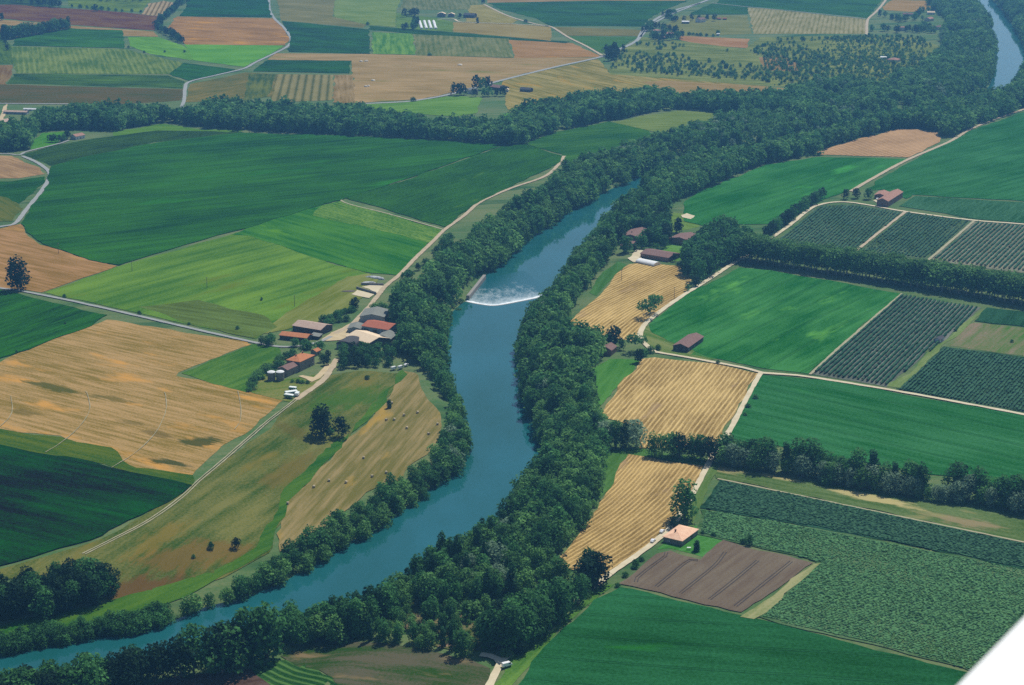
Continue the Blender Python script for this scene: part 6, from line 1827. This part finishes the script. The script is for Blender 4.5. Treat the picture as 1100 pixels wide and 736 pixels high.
for kind, p, h, lab, wd in [
        ('columnar', (19.5, 311.5), 22, 'lone near black poplar standing beside the farm road at left', 1.0),
        ('columnar', (344.5, 470), 17, 'taller left tree of the pair on the grassy slope', 1.15),
        ('darkround', (366, 470.5), 12.5, 'shorter right tree of the pair on the grassy slope', .95),
        ('bush', (355, 466), 4, 'small bush between the pair of slope trees', 1), ('darkround', (254, 590.5), 6, 'dark oval bush on the dry slope', .8),
        ('bush', (227, 590.5), 4.5, 'ragged little bush left of the dark oval bush', .7), ('bush', (208, 600), 2.5, 'tiny bush low on the dry slope', .7),
        ('bush', (69, 320), 3.2, 'round bush beside the farm road right of the lone poplar', .8), ('bush', (149.5, 338), 3.2, 'small bush beside the middle of the farm road', .8),
        ('bush', (70, 349), 2.2, 'small bush at the top left stubble boundary', .8), ('bush', (18, 379), 2.2, 'small bush at the left stubble boundary', .8),
        ('bush', (203, 349), 2.2, 'small bush at the right part of the farm road', .8), ('bush', (255, 354), 3, 'bush on the greyish corner above the farm lane', .8), ('bush', (281, 323), 3, 'dark bush among the olive mown strips', .6),
        ('poplar', (418, 439), 5, 'tiny slim tree beside the top of the green swale', 1.6), ('bush', (394, 408), 3.4, 'low dark bush on the upper slope', 1),
        ('darkround', (381, 333), 9, 'round dark tree at the top of the barn hedge', 1.2),
        ('bush', (771, 390.5), 2.6, 'small bush on the verge above the square stubble', 1), ('tall', (735, 558), 17, 'big tree standing over the gravel road behind the tiled house', 1.1), ('darkround', (724, 568.5), 6.5, 'dark round bush between tree and tiled house', 1.1),
        ('bush', (682.5, 609), 4.4, 'dark bush on the verge at the seedbed corner', .9), ('poplar', (748.3, 592), 4.6, 'slim little conifer on the lawn by the tiled house', 1.8),
        ('bush', (798, 584), 3, 'left of two bushes on the seedbed far edge', 1), ('broad', (804.5, 586), 5.2, 'right taller of two bushes on the seedbed far edge', 1), ('bush', (755, 574), 2, 'low shrub right of the tiled house', 1), ('bush', (766, 576), 2.4, 'shrub at the vineyard corner by the tiled house', 1),
        ('broad', (706, 271), 7, 'tree in front of the brick barn beside the bright lawn', 1.2), ('darkround', (682, 270.5), 6, 'dark tree between the small cottage and the low brown barn', 1.2), ('darkround', (724, 281), 6.5, 'round dark tree at the right end of the low brown barn', 1.3), ('spreading', (694.5, 342), 11.5, 'spreading open tree with bare trunk beside the white gravel lane', .72), ('spreading', (703, 336), 12.5, 'second spreading tree leaning over the gravel lane bend', .70),
        ('spreading', (684, 378), 11, 'cedar like flat topped tree by the house drive', .55), ('darkround', (686, 390), 9, 'near black narrow tree at the corner of the square stubble', .75),
        ('bush', (699, 379), 5, 'wide green bush at the start of the barn drive', 1.1), ('bush', (707, 376), 4, 'lower green bush right of the wide drive bush', 1.1), ('bush', (692, 382), 5, 'dark green bush under the cedar like tree', 1),
        ('broad', (624, 388), 19, 'huge dark rounded tree left of the small lawn', 1.15), ('darkround', (659, 373), 14, 'dark tree above the brown roofed house', .9), ('broad', (668, 376), 7, 'small dark tree right of the brown roofed house', 1),
        ('broad', (640, 380), 14, 'dark rounded tree left of the brown roofed house', 1.0),
        ('bush', (1009.5, 364), 4, 'dark bush behind the little vineyard hut', .9), ('bush', (1027, 356), 2.4, 'bush on the light grass headland', .8), ('bush', (1087, 368), 2.4, 'lone dark bush on the grey fallow plot', .8),
        ('columnar', (728, 250), 12, 'dark cone like tree before the lawn of the brick barn', .85), ('darkround', (747, 308), 8, 'dark tree at the upper corner of the golden stubble', 1), ('broad', (738, 313), 5, 'bush beside the lane by the golden stubble', 1),
        ('columnar', (640, 629), 15, 'big dark tree left of the gravel road above the soybean field', 1.2), ('columnar', (629, 634), 14, 'dark tree next to the big one by the soybean field', 1.2), ('tall', (604, 661), 15, 'dark tree casting shade on the soybean verge', 1.1),
        ('broad', (556, 697), 13, 'dark tree leaning over the gravel fork', 1), ('darkround', (560, 704), 6, 'dark bush right of the gravel fork', 1.1),
        ('darkround', (8, 54), 9, 'small dark tree below the far poplar gap', .5), ('darkround', (6, 48), 8, 'dark bush at the far lane end', .8), ('darkround', (2, 22), 12, 'dark round tree at the left edge of the tan strip', 1.2), ('darkround', (103, 12.5), 12, 'round dark tree in the middle of the top left pasture hedge', 1.2),
        ('bush', (155, 57), 4, 'left of three bushes on the lime green meadow', .9), ('bush', (177, 56.5), 4, 'middle of three bushes on the lime green meadow', .9), ('bush', (198, 56.5), 4.5, 'right of three bushes on the lime green meadow', .9), ('bush', (138, 51.5), 4, 'bush at the corner of the lime green meadow', .9),
        ('bush', (444, 109), 6, 'lone bush on the paved road edge', 1), ('bush', (461.5, 60), 5, 'dark bush in the broad tan stubble', 1.1), ('columnar', (513, 25), 9, 'dark tree right of the bluish far barn', .8), ('darkround', (494, 20), 9, 'dark tree between white houses and bluish barn', .9), ('darkround', (519, 4), 10, 'dark tree at the top edge by the field track', 1.2),
        ('bush', (395, 27), 6, 'bush left in the grass at the soft green meadow', 1), ('bush', (565, 24), 6, 'bush on the far field track bend', 1), ('bush', (771, 36.5), 7, 'dark tree behind the tiny white hut', 1)]:
    g = ground([p])[0]
    plant(kind, (g[0], g[1], g[2]), h * (1.08 if kind == 'bush' else 1.22), lab, None, {'bush': 'bush'}.get(kind, 'tree'), 'bush' if kind == 'bush' else 'tree', wd * 1.12)

# dotted orchard: a whole plantation of small trees, each its own object
orch = []
P = scatter([(664, 56), (690, 46), (728, 48), (800, 56), (830, 44), (930, 39), (985, 40), (1008, 50), (1000, 66), (960, 84), (900, 88), (830, 90), (760, 84), (700, 80), (652, 76)], 12.5, None)
P = P + rng.normal(0, 4.0, P.shape)
ph = np.sin(P[:, 0] / 31.0) + np.sin(P[:, 1] / 83.0 + 1.3) + np.sin((P[:, 0] + P[:, 1]) / 57.0) + rng.normal(0, .7, len(P))
P = P[ph > -.35]
P = P[rng.permutation(len(P))]
REST = P[300:]
P = P[:300]
cmesh = {}
for i, q in enumerate(P):
    kind = ('broad', 'broad2', 'broad2')[int(rng.integers(0, 3))]
    v = int(rng.integers(0, 3))
    if (kind, v) not in cmesh:
        Vq, tq = crown_quads(kind, 500 + v + hash_(kind), 190, .062)
        Vq[..., 2] -= .06
        cmesh[(kind, v)] = quad_mesh('orchard_tree', Vq, tq, LEAF[KINDS[kind][0]])
    o = bpy.data.objects.new('orchard_tree', cmesh[(kind, v)])
    COL.objects.link(o)
    h = rng.uniform(4.5, 8)
    o.location = (q[0], q[1], 0)
    o.scale = (h * 1.25, h * 1.25, h)
    o.rotation_euler = (0, 0, rng.random() * 6)
    tag(o, 'small dark round tree in the dotted orchard beyond the middle wood', 'orchard tree', 'dotted orchard trees')

# ------------------------------------------------------------------ which trees are objects of their own: the ones that show largest
N_TREES = 300
PLAIN = ('light', 'broad', 'broad2', 'tall', 'columnar', 'darkround', 'spreading')


def px_size(x, y, z, h):
    q = to_px(np.array([[x, y, z + h * .6]]))[0]
    if not (-8 < q[0] < 1108 and -8 < q[1] < 744):
        return 0.0, q
    return h * FPX / q[2], q


for q in REST:
    cands.append((q[0], q[1], -.3, rng.uniform(4, 7.5), 'broad2' if rng.random() < .6 else 'broad', -1))
for q in scatter([(818, 44), (930, 39), (1000, 42), (1012, 52), (1000, 80), (950, 92), (900, 93), (860, 97), (822, 92)], 9.5, None):
    if math.sin(q[0] / 41) + math.sin(q[1] / 83) + rng.normal(0, .7) > -.25:
        cands.append((q[0], q[1], -.3, rng.uniform(2, 6.5), ('broad2', 'palebush', 'light')[int(rng.integers(0, 3))], -1))
for q in scatter(SCRUB, 4.6, 3.0, None, False):              # knee to head high scrub in the clearings
    if rng.random() < .72:
        cands.append((q[0], q[1], hgt(q[None])[0] - .2, rng.uniform(1.2, 4.6), 'palebush' if rng.random() < .7 else 'bush', -1))
C_ = np.array([(c[0], c[1], c[2] + c[3] * .6) for c in cands])
sp = to_px(C_)
size = np.array([c[3] for c in cands]) * FPX / sp[:, 2]
vis = (sp[:, 0] > -8) & (sp[:, 0] < 1108) & (sp[:, 1] > -8) & (sp[:, 1] < 744)
size = np.where(vis, size, 0)
pool = []                                                    # (size, from woods?, index) of plain trees
for i, c in enumerate(cands):
    if c[5] >= 0 and c[4] in PLAIN and size[i] > 0:
        pool.append((size[i], 0, i))
for k, a in enumerate(QUEUE):
    if (len(a) < 6 or a[5] in (None, 'tree')) and a[0] in PLAIN:
        pool.append((px_size(*a[1], a[2])[0] * 1.15, 1, k))
pool.sort(reverse=True)
top = pool[:N_TREES]
cut = top[-1][0]
single = {i for s, w_, i in top if w_ == 0}
row_ok = {i for s, w_, i in top if w_ == 1}
rest_rows = {i for s, w_, i in pool[N_TREES:] if w_ == 1}
for i, c in enumerate(cands):                                # willows, poplars and bushes as large as those
    if c[5] >= 0 and c[4] not in PLAIN and size[i] >= cut * (.6 if 'bush' in c[4] else .9):
        single.add(i)
for k, a in enumerate(QUEUE):
    if k in rest_rows:
        x, y, z0 = a[1]
        cands.append((x, y, z0, a[2], a[0], -2))
    else:
        plant_now(*a)
C_ = np.array([(c[0], c[1], c[2] + c[3] * .6) for c in cands])
sp = to_px(C_)
groups = {}
for i in single:
    c = cands[i]
    a = int(np.argmin(np.hypot(*(ANCH_P - np.array(c[:2])).T)))
    dr = float(sdist(RIVER, np.array([c[:2]]))[0])
    side = 'at the water' if dr < 9 else ('set back from the water' if dr > 26 else 'on the bank')
    groups.setdefault((c[4], a, side), []).append(i)
for (kind, a, side), ids in groups.items():
    ids.sort(key=lambda i: sp[i, 0])
    hs = np.array([cands[i][3] for i in ids])
    for j, i in enumerate(ids):
        c = cands[i]
        lk = LOOK[kind]
        n = len(ids)
        if n == 1:
            pos = ''
        elif n == 2:
            pos = ('left ', 'right ')[j] + 'of two: '
        elif n == 3:
            pos = ('leftmost', 'middle', 'rightmost')[j] + ' of three: '
        else:
            wd = ['leftmost', 'second from left', 'third from left', 'fourth from left', 'fifth from left', 'sixth from left', 'seventh from left', 'eighth from left', 'ninth from left', 'tenth from left', 'eleventh from left', 'twelfth from left']
            pos = ('rightmost' if j == n - 1 else wd[min(j, 11)]) + ': '
        lab = f'{pos}{lk} {side} {ANCH[a][1]}'
        lab = ' '.join(lab.split()[:16])
        plant_now(kind, (c[0], c[1], c[2] - .1), c[3], lab, 'riverside trees ' + ANCH[a][1])
# everything farther off: one woodland mesh
bykind = {}
for i, c in enumerate(cands):
    if i not in single:
        bykind.setdefault(KINDS[c[4]][0], []).append(i)
LODC = {}
for leaf, ids in bykind.items():
    Vs, Ts, T2 = [], [], []
    for i in ids:
        x, y, z0, h, kind, zi = cands[i]
        dep = sp[i, 2]
        lod = 0 if dep < 1150 else (1 if dep < 1900 else 2)
        n, qs = ((640, .029), (330, .040), (170, .053))[lod]
        var = int(rng.integers(0, 5))
        if (kind, var, lod) not in LODC:
            LODC[(kind, var, lod)] = crown_quads(kind, hash_(kind) + var * 31 + lod, int(n * (.65 if KINDS[kind][4] in ('spire', 'dome') else 1)), qs * (1.7 if KINDS[kind][4] == 'dome' else 1))
        V, t = LODC[(kind, var, lod)]
        a = rng.random() * 2 * PI
        ca_, sa_ = math.cos(a), math.sin(a)
        wd = h * (.9 + .3 * rng.random())
        Q = np.empty_like(V)
        Q[..., 0] = (V[..., 0] * ca_ - V[..., 1] * sa_) * wd + x
        Q[..., 1] = (V[..., 0] * sa_ + V[..., 1] * ca_) * wd + y
        Q[..., 2] = V[..., 2] * h + z0
        Vs.append(Q)
        Ts.append(t)
        T2.append(np.full(len(t), rng.random()))
    me_ = quad_mesh('woodland', np.concatenate(Vs), np.concatenate(Ts), LEAF[leaf], np.concatenate(T2))
    o = bpy.data.objects.new('woodland', me_)
    COL.objects.link(o)
    tag(o, {'light': 'brighter green crowns scattered through the far woods', 'broad': 'far riverside woodland of dark green broadleaf crowns', 'mid': 'far riverside woodland of mid green crowns', 'pale': 'scattered pale willow crowns in the far woods', 'poplar': 'distant slim poplars among the woods', 'dark': 'near black crowns deep in the woods'}[leaf], 'woodland', kind='stuff')
print('trees', len(cands), {k: len(v) for k, v in bykind.items()})

# ------------------------------------------------------------------ vines
VINE = leaf_mat('vine_leaves', [0.016, 0.070, 0.034], [0.055, 0.150, 0.065], .15)
VINEP = leaf_mat('vine_leaves_pale', [0.030, 0.120, 0.045], [0.120, 0.270, 0.090], .15)


def vine_rows(label, poly, d, spacing, wid, hgt_, gap, mat, seg=2.4, rag=.35, blot=0.0):
    Pg = gxy(poly)
    q = flat(d)
    u = (q[1] - q[0]) / np.linalg.norm(q[1] - q[0])
    v = np.array([-u[1], u[0]])
    L = np.c_[Pg @ u, Pg @ v]
    Vs, Ts = [], []
    lo, hi = L[:, 1].min(), L[:, 1].max()
    for y in np.arange(lo + spacing * .6, hi - spacing * .4, spacing):
        xs = []
        for i in range(len(L)):
            a, b_ = L[i], L[(i + 1) % len(L)]
            if (a[1] > y) != (b_[1] > y):
                xs.append(a[0] + (y - a[1]) / (b_[1] - a[1]) * (b_[0] - a[0]))
        xs.sort()
        for k in range(0, len(xs) - 1, 2):
            x = np.arange(xs[k] + 2.5, xs[k + 1] - 2.5, seg)
            if len(x) < 2:
                continue
            n = len(x)
            yy = y + rng.normal(0, .10, n)
            wv = wid / 2 * (1 + rag * rng.normal(0, 1, n).clip(-1.8, 1.8))
            hh = hgt_ * (1 + rag * .6 * rng.normal(0, 1, n).clip(-1.8, 1.8))
            # profile: foot, shoulder, top, shoulder, foot
            pr_ = [(-wv, 0.1 * hh), (-wv * .9, hh * .75), (wv * .05, hh), (wv * .9, hh * .75), (wv, 0.1 * hh)]
            pts = [np.c_[x[:, None] * u + (yy + o_)[:, None] * v, z_] for o_, z_ in pr_]
            keep = rng.random(n - 1) > gap
            if blot:
                bl = np.sin(x[:-1] / 21 + y / 9.0) + np.sin(x[:-1] / 47 - y / 17.0 + 2) + rng.normal(0, .8, n - 1)
                keep &= bl > -2.3 + blot
            tt = np.clip(.45 + .3 * rng.normal(0, 1, n - 1) + .15 * math.sin(y * .7), 0, 1)
            for j in range(4):
                Q = np.stack([pts[j][:-1], pts[j][1:], pts[j + 1][1:], pts[j + 1][:-1]], 1)[keep]
                Vs.append(Q)
                Ts.append(tt[keep])
    me_ = quad_mesh('vine_rows', np.concatenate(Vs), np.concatenate(Ts), mat, np.zeros(sum(len(t) for t in Ts)))
    me_.attributes  # tints live on the faces
    o = bpy.data.objects.new('vine_rows', me_)
    COL.objects.link(o)
    o.location = (0, 0, .45)
    tag(o, label, 'vines', kind='stuff')


vine_rows('sharply lined dark vine rows running up to the plane avenue', [(970, 317), (1052, 331), (1054, 333), (952, 416), (873, 402), (906, 371)], ((970, 316), (872, 402)), 3.4, 1.5, 1.7, .01, VINE, 3.0, .22)
vine_rows('dark flecked vine rows at the right edge', [(1015, 373), (1100, 385), (1180, 397), (1180, 460), (1100, 444), (963, 420)], ((1015, 372), (962, 420)), 2.5, 1.5, .9, .08, VINE, 1.4, .4)
vine_rows('vine rows of the large vineyard beside the tiled barn', [(834, 260), (882, 222), (915, 221), (970, 228.5), (916, 271), (880, 271)], ((882, 221), (832, 261)), 3.4, 1.5, 1.3, .08, VINE, 2.4, .35)
vine_rows('vine rows of the middle vineyard with gaps', [(975, 229), (1043, 238.5), (995, 278.5), (922, 271.5)], ((974, 228), (920, 271)), 3.4, 1.5, 1.3, .12, VINE, 2.4, .4, .3)
vine_rows('crisp pale lined vine rows at the upper right edge', [(1049, 239), (1100, 243), (1180, 253), (1180, 301), (1100, 293), (1001, 280)], ((1048, 238), (999, 279)), 4.0, 1.5, 1.7, .02, VINE, 3.2, .25)
vine_rows('dark dense vine rows below the hedgerow grass', [(772, 516), (925, 548), (1100, 585), (1180, 603), (1180, 631), (1100, 611), (980, 587), (880, 567), (754, 546.5)], ((770, 515), (1000, 564)), 1.9, 1.25, .6, .05, VINE, .9, .4)
vine_rows('mixed green and tan speckled vine rows filling the lower right', [(754, 548), (880, 569), (1100, 613), (1180, 633), (1180, 775), (1030, 717), (940, 692.5), (870, 677), (814, 662), (877, 605), (850, 596), (775, 579), (748, 572)], ((754, 548), (1000, 596)), 1.7, 1.05, .45, .06, VINEP, .65, .5, .1)

# ------------------------------------------------------------------ the air
m = bpy.data.materials.new('haze_air')
m.use_nodes = True
nt = m.node_tree
nt.nodes.clear()
out = nt.nodes.new('ShaderNodeOutputMaterial')
vp = nt.nodes.new('ShaderNodeVolumePrincipled')
vp.inputs['Color'].default_value = (0.18, 0.50, 0.92, 1)
vp.inputs['Density'].default_value = HAZE_D
vp.inputs['Anisotropy'].default_value = 0.25
nt.links.new(vp.outputs[0], out.inputs['Volume'])
X0, X1, Y0, Y1 = gx[0] - 50, gx[-1] + 50, gy[0] - 50, gy[-1] + 50
V, Fq = bm_box(X0, X1, Y0, Y1, -15, CAM_H + 6)
hz = mesh_obj('haze', V, Fq, m)
tag(hz, 'thin bluish summer haze over the whole valley', 'haze', kind='stuff')
